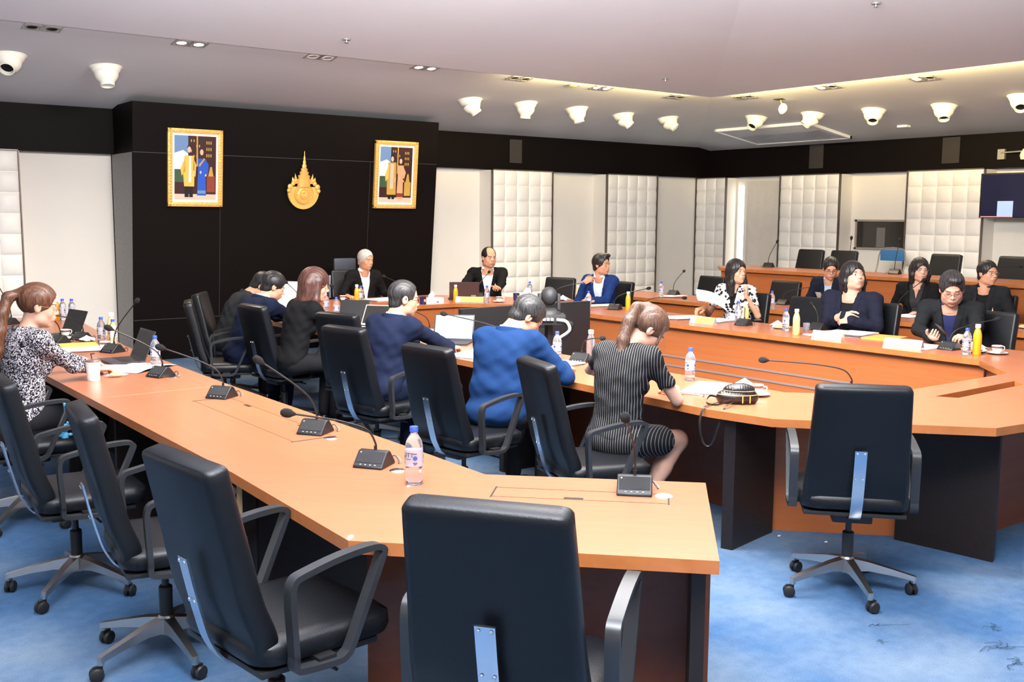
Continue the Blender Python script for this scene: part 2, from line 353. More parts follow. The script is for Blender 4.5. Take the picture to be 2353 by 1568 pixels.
vB = [((12.296, 10.275, 3.25), (-.75, -.1, -.75), 'round air nozzle on the right slope nearest the ceiling corner'), ((12.387, 9.329, 3.236), (-.55, .45, -.8), 'round air nozzle aimed left above the ceiling air conditioner'),
      ((12.468, 8.397, 3.224), (-.6, -.35, -.9), 'round air nozzle above the dark wall window'), ((12.562, 7.427, 3.21), (-.45, -.3, -1), 'round air nozzle above the television side'), ((12.459, 6.373, 3.226), (-.7, -.35, -.8), 'round air nozzle cut by the right edge of the photo')]
for p, a, l in vB: jet(p, a, l, NB, 1.02)
# twin square downlights
M_lamp = mat('halogen_lamp', (1, 1, 1), .3, emis=(1, .86, .68), es=14)
M_lampd = mat('lamp_reflector', (.10, .10, .10), .25, .6)
M_frame = mat('lamp_frame', (.30, .29, .28), .35, .4)
def twin(p, label, lit, ax, off=False):
    N = NA if ax == 'A' else NB; Q = align_z(N); u = Vector((1, 0, 0)) if ax == 'A' else Vector((0, 1, 0)); v = N.cross(u)
    t = thing('twin_downlight', label, 'ceiling light', p, group='recessed twin downlights along the ceiling step')
    B = Matrix((( *u, 0), (*v, 0), (*N, 0), (0, 0, 0, 1))).transposed()
    m = MB()
    for s in (-1, 1): 
        for lo, hi in (((s*.085-.08, -.08, 0), (s*.085-.068, .08, .006)), ((s*.085+.068, -.08, 0), (s*.085+.08, .08, .006)), ((s*.085-.08, -.08, 0), (s*.085+.08, -.068, .006)), ((s*.085-.08, .068, 0), (s*.085+.08, .08, .006))): m.box(lo, hi, M_frame, B)
    m.build('lamp_frame', t)
    for k, s in enumerate((-1, 1)):
        m = MB(); on = lit[k]
        m.lathe([(.066, 0.002), (.060, .008), (.050, .006), (.044, .001)], M_ivory if on is None else M_frame, 20, B@TR(s*.085, 0, 0)); m.lathe([(.048, .003), (0, .003)], M_ceil2 if on is None else (M_lamp if on else M_hole), 20, B@TR(s*.085, 0, 0)); m.build('lamp', t)
        if on:
            l = bpy.data.lights.new('downlight', 'SPOT'); l.energy = 95; l.color = (1, .84, .64); l.spot_size = math.radians(140); l.spot_blend = .7; l.shadow_soft_size = .04
            o = bpy.data.objects.new('downlight', l); C.objects.link(o); o.location = Vector(p)+u*s*.085+N*.03; o.rotation_euler = (0, 0, 0)
for p, l, lit in [((2.338, 10.172, 3.421), 'unlit twin downlight near the upper left corner of the photo', (0, 0)), ((3.69, 10.165, 3.422), 'lit twin downlight second from the left', (1, 1)),
    ((5.084, 10.148, 3.425), 'twin downlight with blank white covers', (None, None)), ((6.384, 10.132, 3.427), 'brightly lit twin downlight above the golden emblem', (1, 1)), ((7.746, 10.139, 3.426), 'unlit twin downlight right of the brightly lit pair', (0, 0)),
    ((9.106, 10.168, 3.422), 'lit twin downlight with two white lamps on the left slope', (1, 1)), ((10.504, 10.2, 3.417), 'unlit twin downlight nearest the ceiling corner on the left slope', (0, 0))]: twin(p, l, lit, 'A')
for p, l, lit in [((11.224, 9.604, 3.412), 'unlit twin downlight nearest the ceiling corner on the right slope', (0, 0)), ((11.201, 8.239, 3.416), 'half-lit twin downlight in the middle of the right slope', (0, 1)), ((11.292, 6.96, 3.402), 'half-lit twin downlight towards the right edge of the photo', (0, 1))]: twin(p, l, lit, 'B')
# lamp unit hanging from its opening, and the half-hidden twin on the other slope
t = thing('hanging_lamp', 'loose white lamp dangling from its ceiling opening near the corner', 'ceiling light', (11.555, 9.22, 3.362))
m = MB(); m.box((-.10, -.07, .0), (.03, .07, .012), M_hole); m.build('opening', t)
m = MB(); m.tube(bez([(-.03, 0, 0), (.02, .02, -.04), (.02, -.03, -.08)]), .008, M_gold, 6); m.build('bracket', t)
m = MB(); m.lathe([(0, -.20), (.03, -.19), (.055, -.15), (.06, -.11), (.045, -.07), (.02, -.05), (0, -.05)], M_ivory, 18, TR(.02, -.04, 0)@Matrix.Rotation(.3, 4, 'X')); m.build('lamp_body', t)
t = thing('ceiling_opening', 'small brassy recess behind the ceiling step between two twin downlights', 'ceiling light', (8.59, 10.136, 3.42))
m = MB(); m.box((-.09, -.06, -.012), (.09, .06, .002), M_frame); m.build('lamp_frame', t); m = MB(); m.ball((0, 0, -.012), (.06, .045, .02), M_gold); m.build('lamp', t)
# sprinklers
for p, l in [((4.871, 9.16, 3.46), 'ceiling sprinkler above the dark feature wall'), ((8.148, 5.516, 3.64), 'ceiling sprinkler at the top edge of the photo'), ((9.277, 9.194, 3.458), 'ceiling sprinkler left of the ceiling corner')]:
    t = thing('sprinkler', l, 'sprinkler', p, group='sprinklers in the ceiling'); m = MB(); m.lathe([(0, .002), (.045, .002), (.04, -.012), (.02, -.012), (.018, -.005)], M_frame, 16); m.build('rosette', t)
    m = MB(); m.lathe([(0, -.008), (.01, -.01), (.01, -.035), (.022, -.038), (0, -.042)], M_chrome, 12); m.build('sprinkler_head', t)
# ceiling cassette air conditioner on the right slope
t = thing('ceiling_air_conditioner', 'flat white ceiling air conditioner on the right slope near the corner', 'air conditioner', (13.30, 10.60, zp(13.30, 10.84)-.012))
B = Matrix(((*Vector((1, 0, -.151)).normalized(), 0), (0, 1, 0, 0), (*-NB, 0), (0, 0, 0, 1))).transposed()
m = MB()
m.box((-.52, -.90, -.02), (.52, .90, .012), M_ceil2, B, bev=.008); m.build('panel', t)
m = MB()
for lo, hi in (((-.54, -.92, -.03), (.54, -.88, .012)), ((-.54, .88, -.03), (.54, .92, .012)), ((-.54, -.92, -.03), (-.50, .92, .012)), ((.50, -.92, -.03), (.54, .92, .012))): m.box(lo, hi, M_whitep, B)
m.build('frame', t)
m = MB()
for k in range(9): m.box((-.10+k*.055, -.80, -.028), (-.085+k*.055, .80, -.018), mat('grille_grey', (.33, .33, .36), .6), B)
m.build('grille', t)
m = MB(); m.box((13.35, 8.45, zp(13.4, 10.84)-.03), (13.45, 8.60, zp(13.4, 10.84)), M_whitep); tag(m.build('wall_sensor'), 'tiny white sensor on the ceiling above the right dark band', 'sensor')
# speakers let into the dark band
M_spk = mat('speaker_cloth', (.035, .030, .028), .8, bump=(500, .4))
for lo, hi, l in [((9.655, 12.88, 2.585), (9.89, 12.899, 2.945), 'dark flush speaker in the band left of the corner'), ((14.18, 10.45, 2.57), (14.199, 10.72, 2.955), 'dark flush speaker in the right band above the middle tufted panel'), ((14.18, 8.11, 2.565), (14.199, 8.38, 2.94), 'dark flush speaker in the right band near the television')]:
    c = [(a+b)/2 for a, b in zip(lo, hi)]; m = MB(); m.box([a-b for a, b in zip(lo, c)], [a-b for a, b in zip(hi, c)], M_spk, bev=.006); tag(m.build('wall_speaker', loc=c), l, 'speaker', 'flush speakers in the dark band')
# television
t = thing('television', 'wall television at the right edge with a dark screen', 'television', (14.02, 7.06, 2.08))
m = MB(); m.box((-.03, -.60, -.30), (.03, .60, .315), M_black, bev=.008); m.build('bezel', t)
m = MB(); m.box((-.032, -.575, -.285), (-.0295, .575, .295), mat('tv_screen', (.012, .014, .035), .12, emis=(.01, .01, .03), es=.5)); s = m.build('screen', t)
m = MB(); m.box((-.0335, .12, -.28), (-.0322, .34, -.07), mat('screen_picture', (.3, .4, .6), .4, emis=(.28, .36, .6), es=.8)); m.box((-.0337, .12, -.29), (-.0322, .575, -.278), mat('screen_line', (.6, .3, .3), .4, emis=(.7, .3, .3), es=.6)); m.build('screen_image', s)
m = MB(); m.box((.03, -.2, -.2), (.33, .2, .2), M_black); m.build('wall_mount', t)
t = thing('wall_camera', 'grey wall camera on a rod above the television', 'camera', (14.18, 7.48, 2.66))
m = MB(); m.box((-.03, -.05, -.07), (.02, .05, .07), M_frame); m.build('mount_box', t); m = MB(); m.tube([(-.03, 0, .02), (-.04, -.35, .03)], .012, M_frame, 8); m.build('rod', t)
m = MB(); m.lathe([(0, -.09), (.05, -.085), (.065, -.03), (.05, .02), (.025, .06), (0, .065)], M_ivory, 16, TR(-.04, -.34, 0)); m.build('camera_head', t)
# framed portraits hung on the leaning wall
def portrait(x0, x1, z0, z1, label, kind):
    cx_, cz = (x0+x1)/2, (z0+z1)/2; w, h = x1-x0, z1-z0
    t = thing('framed_portrait', label, 'picture', (cx_, yl(cz)-.035, cz)); t.rotation_euler = (math.atan(k_lean), 0, 0)
    fw_ = .055; m = MB()
    for lo, hi in (((-w/2, -.02, -h/2), (-w/2+fw_, .03, h/2)), ((w/2-fw_, -.02, -h/2), (w/2, .03, h/2)), ((-w/2, -.02, -h/2), (w/2, .03, -h/2+fw_)), ((-w/2, -.02, h/2-fw_), (w/2, .03, h/2))): m.box(lo, hi, M_gold, bev=.012)
    m.build('gilt_frame', t)
    # carved beads along the frame
    m = MB(); n = 26
    for i in range(n):
        for sx in (-1, 1): m.ball((sx*(w/2-.028), -.022, -h/2+.03+(h-.06)*i/(n-1)), (.012, .008, .013), M_gold, seg=6)
    for i in range(18):
        for sz in (-1, 1): m.ball((-w/2+.03+(w-.06)*i/17, -.022, sz*(h/2-.028)), (.013, .008, .012), M_gold, seg=6)
    m.build('frame_carving', t)
    a, b = w/2-fw_+.002, h/2-fw_+.002; m = MB(); m.box((-a, .0, -b), (a, .015, b), M_paper); m.build('mat_board', t)
    a -= .028; b -= .028; y = -.001
    cols = {n_: mat('print_'+n_, c, .35) for n_, c in dict(sky=(.16, .28, .50), cloud=(.75, .78, .85), dark=(.045, .014, .014), gold=(.55, .34, .06), yellow=(.85, .52, .10), blue=(.02, .10, .55), skin=(.80, .50, .36), black=(.012, .010, .012), cream=(.62, .52, .42), peach=(.80, .38, .20), green=(.05, .10, .05), red=(.25, .05, .03)).items()}
    m = MB()
    def q(poly, c, dy=0): m.add([(px*a, y-dy, pz*b) for px, pz in poly], [tuple(range(len(poly)))], cols[c])
    def e(cx2, cz2, rx, rz_, c, dy=.001, n2=14): q([(cx2+rx*math.cos(2*PI*i/n2), cz2+rz_*math.sin(2*PI*i/n2)) for i in range(n2)][::-1], c, dy)
    R_ = lambda x, z, X, Z: [(x, z), (X, z), (X, Z), (x, Z)]
    q(R_(-1, -1, 1, 1), 'dark'); q(R_(-1, -.1, -.35, 1), 'cloud', .0004); q(R_(-1, .7, -.35, 1), 'sky', .0006); q([(-1, .45), (-.6, .55), (-.35, .45), (-.35, .75), (-1, .8)], 'sky', .0007)
    q(R_(-1, -.45, -.35, -.05), 'green', .0008); q(R_(-1, -1, 1, -.82), 'cream', .0008); q(R_(.05, .05, .12, 1), 'gold', .0008)
    for s in range(9): e(-.2+.13*(s % 5), .85-.16*(s//2), .03, .05, 'gold', .0009, 7); e(.55+.1*(s % 3), .8-.2*(s//3), .03, .06, 'gold', .0009, 7)
    q(R_(.55, -.75, .95, -.25), 'gold' if kind else 'red', .0009)
    q([(.62, -.25), (.72, .05), (.80, .05), (.88, -.25)], 'gold', .001)
    mx, wx = (-.30, .30) if kind == 0 else (-.25, .28)
    if kind == 0:
        q([(mx-.22, -.92), (mx-.02, -.92), (mx-.02, -.4), (mx-.22, -.4)], 'black', .0012); q([(mx+.0, -.92), (mx+.18, -.92), (mx+.18, -.4), (mx, -.4)], 'black', .0012)
        q([(mx-.24, -.58), (mx+.24, -.58), (mx+.26, .1), (mx+.22, .38), (mx-.22, .38), (mx-.30, -.1)], 'yellow', .0014); q([(mx+.20, .3), (mx+.34, .1), (mx+.30, -.28), (mx+.18, -.2)], 'yellow', .0014); q([(mx-.20, .3), (mx-.42, -.02), (mx-.36, -.25), (mx-.18, -.1)], 'yellow', .0014)
        q([(mx-.03, -.45), (mx+.09, -.45), (mx+.09, .36), (mx-.0, .36)], 'cloud', .0016)
        q([(wx-.22, -.86), (wx+.22, -.86), (wx+.18, -.1), (wx+.2, .3), (wx-.18, .3), (wx-.17, -.1)], 'blue', .0013); q([(wx+.15, .3), (wx+.34, .12), (wx+.30, -.22), (wx+.16, -.15)], 'blue', .0015); q([(wx-.14, .1), (wx+.12, .32), (wx+.16, .28), (wx-.10, .04)], 'gold', .0017)
        q([(wx-.2, -.80), (wx+.2, -.80), (wx+.19, -.70), (wx-.19, -.70)], 'sky', .0017)
    else:
        q([(mx-.2, -.88), (mx-.03, -.88), (mx-.03, -.5), (mx-.2, -.5)], 'black', .0012); q([(mx+.03, -.88), (mx+.2, -.88), (mx+.2, -.5), (mx+.03, -.5)], 'black', .0012)
        q([(mx-.28, -.72), (mx+.28, -.72), (mx+.26, .1), (mx+.24, .45), (mx-.24, .45), (mx-.30, 0)], 'gold', .0014); q([(mx-.2, .4), (mx-.42, .0), (mx-.38, -.25), (mx-.2, -.1)], 'yellow', .0015); q([(mx-.1, -.5), (mx+.1, -.5), (mx+.12, .4), (mx-.12, .4)], 'cream', .0016)
        q([(wx-.2, -.88), (wx+.2, -.88), (wx+.17, -.1), (wx+.2, .35), (wx-.18, .35), (wx-.16, -.1)], 'peach', .0013); q([(wx+.14, .35), (wx+.34, .1), (wx+.24, -.15), (wx+.12, .0)], 'peach', .0015); q([(wx-.2, -.80), (wx+.2, -.80), (wx+.19, -.66), (wx-.19, -.66)], 'red', .0017)
    for hx, dz in ((mx, .04), (wx, -.03)):
        e(hx, .53+dz, .085, .095, 'skin', .0018); e(hx, .60+dz, .10, .06, 'black', .0017); e(hx-.05 if hx == wx else hx+.22, -.13, .045, .05, 'skin', .0018, 8); e(hx+.2, -.22, .045, .04, 'skin', .0018, 8)
    m.build('print', t, fix=False)
    return t
k_lean = .1
portrait(4.10, 4.765, 1.85, 2.765, 'large gilt-framed portrait of a couple, man in gold robe and woman in blue', 0)
portrait(6.86, 7.52, 1.855, 2.757, 'gilt-framed portrait of a couple, man in gold and woman in peach', 1)
# golden emblem: shield disc, ring of letters, wings, tiered crown with spire
t = thing('wall_emblem', 'golden royal-style emblem with a tiered spire and round seal on the dark wall', 'emblem', (5.835, yl(2.06)-.02, 2.06)); t.rotation_euler = (math.atan(k_lean), 0, 0)
EX = Matrix.Rotation(PI/2, 4, 'X')
m = MB(); pts = [(math.cos(a)*.215, math.sin(a)*.225) for a in [math.radians(x) for x in range(180, 361, 10)]]+[(.215, .03), (.17, .06), (-.17, .06), (-.215, .03)]
m.prism(pts, 0, .03, M_gold, EX); m.build('shield', t)
m = MB(); m.lathe([(0, .045), (.05, .043), (.058, .052), (.066, .043), (.085, .036), (.118, .036), (.125, .05), (.133, .036), (.133, .02)], M_gold, 32, TR(0, 0, -.03)@EX); m.build('seal', t, sharp=30)
m = MB()
for i in range(22): a = 2*PI*i/22; m.ball((.1*math.cos(a), -.045, -.03+.1*math.sin(a)), (.009, .01, .013), M_gold, seg=6)
for i in range(7): a = 2*PI*i/7; m.ball((.028*math.cos(a), -.05, -.03+.028*math.sin(a)), (.014, .01, .014), M_gold, seg=6)
m.build('seal_relief', t)
for s in (-1, 1):
    m = MB()
    for (a, b_, r) in ((.19, .06, .035), (.15, .10, .03), (.12, .135, .025), (.205, .01, .028)): m.ball((s*a, -.035, b_), (r, .02, r*1.05), M_gold, seg=10)
    for (x, z, h, l_) in ((.105, .10, .13, .35), (.14, .10, .085, .5)): m.lathe([(.022, 0), (.018, h*.5), (0, h)], M_gold, 8, TR(s*x, -.03, z)@Matrix.Rotation(s*l_*.4, 4, 'Y')@Matrix.Diagonal((1, .6, 1, 1)))
    m.build('side_flourish', t)
m = MB(); m.lathe([(.0, .06), (.085, .06), (.095, .14), (.10, .155), (.075, .165), (.085, .20), (.055, .215), (.065, .245), (.042, .26), (.048, .285), (.028, .30), (.032, .33), (.018, .35), (.022, .375), (.012, .40), (.013, .43), (.006, .45), (.005, .50), (0, .515)], M_gold, 20, TR(0, -.03, 0)@Matrix.Diagonal((1, .5, 1, 1))); m.build('crown_spire', t, sharp=30)
# ================================================================ DESKS
T = .75
def seg_panel(mb, p, q, off, z0, z1, th, m):
    """vertical board along p->q, shifted left by off"""
    p = Vector((*p, 0)); q = Vector((*q, 0)); d = (q-p).normalized(); n = Vector((-d.y, d.x, 0)); p = p-d*.03; q = q+d*.03; p = p+n*off; q = q+n*off
    c = [p, q, q+n*th, p+n*th]; mb.prism([(v.x, v.y) for v in c], z0, z1, m)
def desk(label, poly, zf=0, top=None, fronts=(), backs=(), legs=(), strips=True, loc=None, group=None):
    """poly: tabletop outline; fronts: inner faces with cherry board; backs: recessed boards on the sitting side; legs: dark blocks"""
    cx_ = sum(p[0] for p in poly)/len(poly); cy_ = sum(p[1] for p in poly)/len(poly)
    t = thing('conference_desk', label, 'desk', (cx_, cy_, zf), group=group)
    L = lambda p: (p[0]-cx_, p[1]-cy_)
    P = [L(p) for p in poly]
    m = MB(); m.prism(P, T-.042, T, M_edge, mtop=top or M_top); m.build('tabletop', t)
    for i, (a, b) in enumerate(fronts):
        m = MB(); seg_panel(m, L(a), L(b), .05, .0, T-.043, .03, M_front); o = m.build('front_panel', t)
        if strips:
            for z in (.418, .328):
                s = MB(); seg_panel(s, L(a), L(b), .043, z, z+.016, .012, M_strip); s.build('metal_strip', o)
    for a, b, off, mm in backs:
        m = MB(); seg_panel(m, L(a), L(b), off, .0, T-.043, .03, mm); m.build('modesty_panel', t)
    for lg in legs:
        m = MB(); m.prism([L(p) for p in lg], 0, T-.043, M_dark); m.build('leg_panel', t)
    return t
# --- inner ring
XL0, XL1, XR0, XR1 = 4.03, 4.80, 7.09, 7.86
desk('cherry inner-ring desk where six people sit with their backs to the camera side', [(XL0, 3.62), (XL1, 3.73), (XL1, 9.30), (XL0, 9.30)],
     backs=[((XL1, 3.75), (XL1, 9.3), .06, M_brown)],
     legs=[[(4.12, 5.55), (4.7, 5.55), (4.7, 5.6), (4.12, 5.6)], [(4.12, 7.5), (4.7, 7.5), (4.7, 7.55), (4.12, 7.55)]])
desk('cherry corner desk of the inner ring right behind the lone swivel chair', [(XL0, 3.62), (4.10, 3.26), (4.81, 2.48), (5.30, 2.42), (5.43, 3.36), (5.18, 3.37), (XL1, 3.73)], top=M_top_d,
     fronts=[], backs=[((4.56, 3.62), (5.08, 3.09), .0, M_front)],
     legs=[[(4.11, 3.50), (4.54, 3.58), (4.52, 3.64), (4.09, 3.56)], [(4.98, 3.10), (5.05, 2.58), (5.11, 2.60), (5.05, 3.12)]])
slot_desk = desk('cherry inner-ring desk at right with a long slot in its top', [(5.30, 2.42), (6.9, 2.42), (7.2, 2.6), (6.62, 3.36), (5.43, 3.36)], top=M_top_h,
     fronts=[], backs=[((5.35, 2.85), (6.9, 2.85), 0, M_brown)], legs=[[(6.8, 2.5), (6.85, 2.5), (6.85, 3.25), (6.8, 3.25)]])
# the long open slot: cut through the top, with a wooden well below
_top = [o for o in slot_desk.children if o.name.startswith('tabletop')][0]; _sx, _sy = slot_desk.location.x, slot_desk.location.y
SLOT = [(5.46-_sx, 3.045-_sy), (6.24-_sx, 3.065-_sy), (6.33-_sx, 3.17-_sy), (5.40-_sx, 3.15-_sy)]
m = MB(); m.prism(SLOT, T-.2, T+.1, M_edge); _cut = m.build('slot_cutter', slot_desk); _b = _top.modifiers.new('slot', 'BOOLEAN'); _b.operation = 'DIFFERENCE'; _b.object = _cut
bpy.context.view_layer.update(); _me = bpy.data.meshes.new_from_object(_top.evaluated_get(bpy.context.evaluated_depsgraph_get())); _top.modifiers.clear(); _top.data = _me; [setattr(p, 'use_smooth', False) for p in _me.polygons]; bpy.data.objects.remove(_cut)
m = MB(); n_ = 4; _o = [(x*1.0, y) for x, y in SLOT]
for i in range(4):
    a, b = Vector((*_o[i], 0)), Vector((*_o[(i+1) % 4], 0)); m.add([(a.x, a.y, T-.10), (b.x, b.y, T-.10), (b.x, b.y, T-.04), (a.x, a.y, T-.04)], [(0, 1, 2, 3)], M_front)
m.add([(x, y, T-.10) for x, y in _o], [(0, 1, 2, 3)], M_brown); m.build('slot_well', slot_desk, fix=False)
desk('cherry chamfered corner desk at the right of the inner ring', [(6.62, 3.36), (7.2, 2.6), (7.86, 3.2), (XR1, 3.80), (XR0, 3.80), (7.05, 3.79)], top=M_top_d,
     fronts=[((7.09, 3.80), (6.62, 3.36))], backs=[], legs=[], strips=False)
desk('long cherry desk with name plates in front of the right-hand first row', [(XR0, 3.80), (XR1, 3.80), (XR1, 7.0), (XR0, 7.0)],
     fronts=[((7.09, 6.969), (7.09, 3.83))], legs=[])
desk('cherry desk in front of the man with chin on hand', [(XR0, 7.0), (XR1, 7.0), (7.97, 8.6), (8.02, 9.35), (XR0, 9.42)],
     fronts=[((7.09, 9.41), (7.09, 7.031))], legs=[])
desk('cherry corner desk of the inner ring in front of the white-shirted man with a laptop', [(XR0, 9.42), (8.02, 9.35), (8.25, 9.75), (7.60, 10.50), (7.1, 11.15), (6.62, 11.15), (6.62, 9.87)], top=M_top_d,
     fronts=[((6.62, 9.87), (7.09, 9.42))], legs=[])
desk('cherry head desk of the inner ring in front of the grey-haired chairman', [(6.62, 9.87), (6.62, 11.15), (5.2, 11.15), (4.03, 10.0), (4.03, 9.3), (4.80, 9.30), (5.2, 9.87)], top=M_top_h,
     fronts=[((5.2, 9.87), (6.62, 9.87))], legs=[])
# --- near outer table
XA, XB = 1.49, 2.285
desk('cherry end desk nearest the camera, cut at an angle, with a flap and a slot', [(1.454, 2.765), (2.244, 1.956), (2.885, 2.596), (2.278, 3.19), (XB, 3.765), (XA, 3.79)], top=M_top_d,
     fronts=[], backs=[((1.68, 3.0), (2.46, 2.22), .0, M_brown)],
     legs=[[(2.27, 2.03), (2.83, 2.59), (2.80, 2.62), (2.24, 2.06)]])
desk('cherry desk run behind the three empty near-left chairs, by the empty chairs', [(XA, 3.79), (XB, 3.765), (XB, 5.818), (XA, 5.79)],
     backs=[((2.15, 3.8), (2.15, 5.8), 0, M_dark)], legs=[[(1.6, 3.80), (2.2, 3.80), (2.2, 3.83), (1.6, 3.83)], [(1.6, 5.74), (2.2, 5.74), (2.2, 5.77), (1.6, 5.77)]])
desk('cherry desk run where the ponytailed woman in tweed writes', [(XA, 5.79), (XB, 5.818), (2.33, 8.0), (XA, 8.0)],
     backs=[((2.15, 5.83), (2.15, 7.95), 0, M_dark)], legs=[[(1.6, 7.9), (2.2, 7.9), (2.2, 7.93), (1.6, 7.93)]])
desk('cherry far desk run beyond the open laptop at the far left', [(XA, 8.0), (2.33, 8.0), (2.60, 10.7), (1.8, 10.9)],
     backs=[((2.2, 8.05), (2.35, 10.6), 0, M_dark)], legs=[[(1.7, 10.5), (2.4, 10.5), (2.4, 10.53), (1.7, 10.53)]])
_t = [o for o in C.objects if o.name.startswith('conference_desk') and 'by the empty' in o.get('label', '')][0]
m = MB(); m.box((1.53-_t.location.x, 3.83-_t.location.y, 0), (1.545-_t.location.x, 3.85-_t.location.y, T-.045), mat('pale_board_edge', (.55, .38, .20), .6)); m.box((1.545-_t.location.x, 3.83-_t.location.y, 0), (1.66-_t.location.x, 3.85-_t.location.y, T-.045), M_dark); m.build('leg_panel', _t)
# top details of the near tables
def decal(name, label, cat, polys, m, z=T, group=None, th=.0012):
    cx_ = sum(p[0] for P in polys for p in P)/sum(len(P) for P in polys); cy_ = sum(p[1] for P in polys for p in P)/sum(len(P) for P in polys)
    b = MB()
    for P in polys: b.prism([(p[0]-cx_, p[1]-cy_) for p in P], 0, th, m)
    return tag(b.build(name, loc=(cx_, cy_, z+.0002)), label, cat, group)
M_slot = mat('slot_black', (.01, .008, .008), .5)
M_groove = mat('groove_brown', (.12, .045, .02), .6)
def cable_flap(c, ang, L_, W_, label, holes, group='cable flaps in the desk tops'):
    """rectangular flap let into the top: joint lines and a finger slot"""
    t = thing('cable_flap', label, 'cable flap', (c[0], c[1], T+.0002), ang, group)
    m = MB(); g = .0022
    m.box((-L_/2, -W_/2, 0), (L_/2, -W_/2+g, .0008), M_groove); m.box((-L_/2, W_/2-g, 0), (L_/2, W_/2, .0008), M_groove)
    m.box((-L_/2, -W_/2-.01, 0), (-L_/2+.006, W_/2+.01, .001), M_slot); m.box((L_/2-.006, -W_/2-.01, 0), (L_/2, W_/2+.01, .001), M_slot); m.build('joint', t)
    for hx in holes:
        m = MB(); m.box((hx-.035, -W_/2+.008, 0), (hx+.035, -W_/2+.026, .0012), M_slot); m.build('finger_slot', t)
    return t
# ================================================================ SWIVEL CHAIRS
def rrect(w, h, r, n=4):
    out = []
    for cx_, cy_, a0 in ((w/2-r, h/2-r, 0), (-w/2+r, h/2-r, 90), (-w/2+r, -h/2+r, 180), (w/2-r, -h/2+r, 270)):
        for k in range(n+1):
            a = math.radians(a0+90*k/n); out.append((cx_+r*math.cos(a), cy_+r*math.sin(a)))
    return out
def loft(mb, rings, m, cap=True, smooth=True):
    n = len(rings[0]); vs = [v for r in rings for v in r]
    fs = [(i*n+j, i*n+(j+1)%n, (i+1)*n+(j+1)%n, (i+1)*n+j) for i in range(len(rings)-1) for j in range(n)]
    if cap: fs += [tuple(range(n))[::-1], tuple((len(rings)-1)*n+j for j in range(n))]
    return mb.add(vs, fs, m, smooth)
# side profile of the back (y = forward, z up): centre line points
BACK = [(-.145, .455), (-.155, .52), (-.185, .60), (-.205, .68), (-.226, .78), (-.254, .90), (-.280, 1.01)]
def back_mesh(parent, wt=.41, wb=.47, th=.075, headrest=False):
    mb = MB(); P = bez([(0, y, z) for y, z in BACK], 5); rings = []; k = len(P)
    for i, p in enumerate(P):
        f = i/(k-1); w = wb*(1-f)+wt*f
        w *= (1-.10*max(0, (.18-f)/.18)**2)
        t = (P[min(i+1, k-1)]-P[max(i-1, 0)]).normalized(); nrm = Vector((1, 0, 0)).cross(t)   # points backwards/forwards
        if nrm.y < 0: nrm = -nrm
        e = 1.0
        if i == 0: e = .55
        # section: rounded rect, front face slightly cushioned and concave across
        ring = []
        for (a, b) in rrect(w, th*e, .020*e+.004, 3):
            bow = -.018*(1-(2*a/w)**2)     # centre further back
            ring.append(p+Vector((a, 0, 0))+nrm*(b+bow))
        rings.append(ring)
    # rounded top
    p = P[-1]; t = (P[-1]-P[-2]).normalized()
    for s, dz in ((.93, .010), (.80, .016)):
        ring = []
        for (a, b) in rrect(wt*(.5+.5*s)-.0, th*s*.95, .020*s, 3):
            bow = -.018*(1-(2*a/wt)**2); nrm = Vector((1, 0, 0)).cross(t); nrm = nrm if nrm.y > 0 else -nrm
            ring.append(p+t*dz+Vector((a, 0, 0))+nrm*(b+bow))
        rings.append(ring)
    loft(mb, rings, M_leather)
    o = mb.build('backrest', parent, sharp=50)
    # outer shell on the rear
    return o
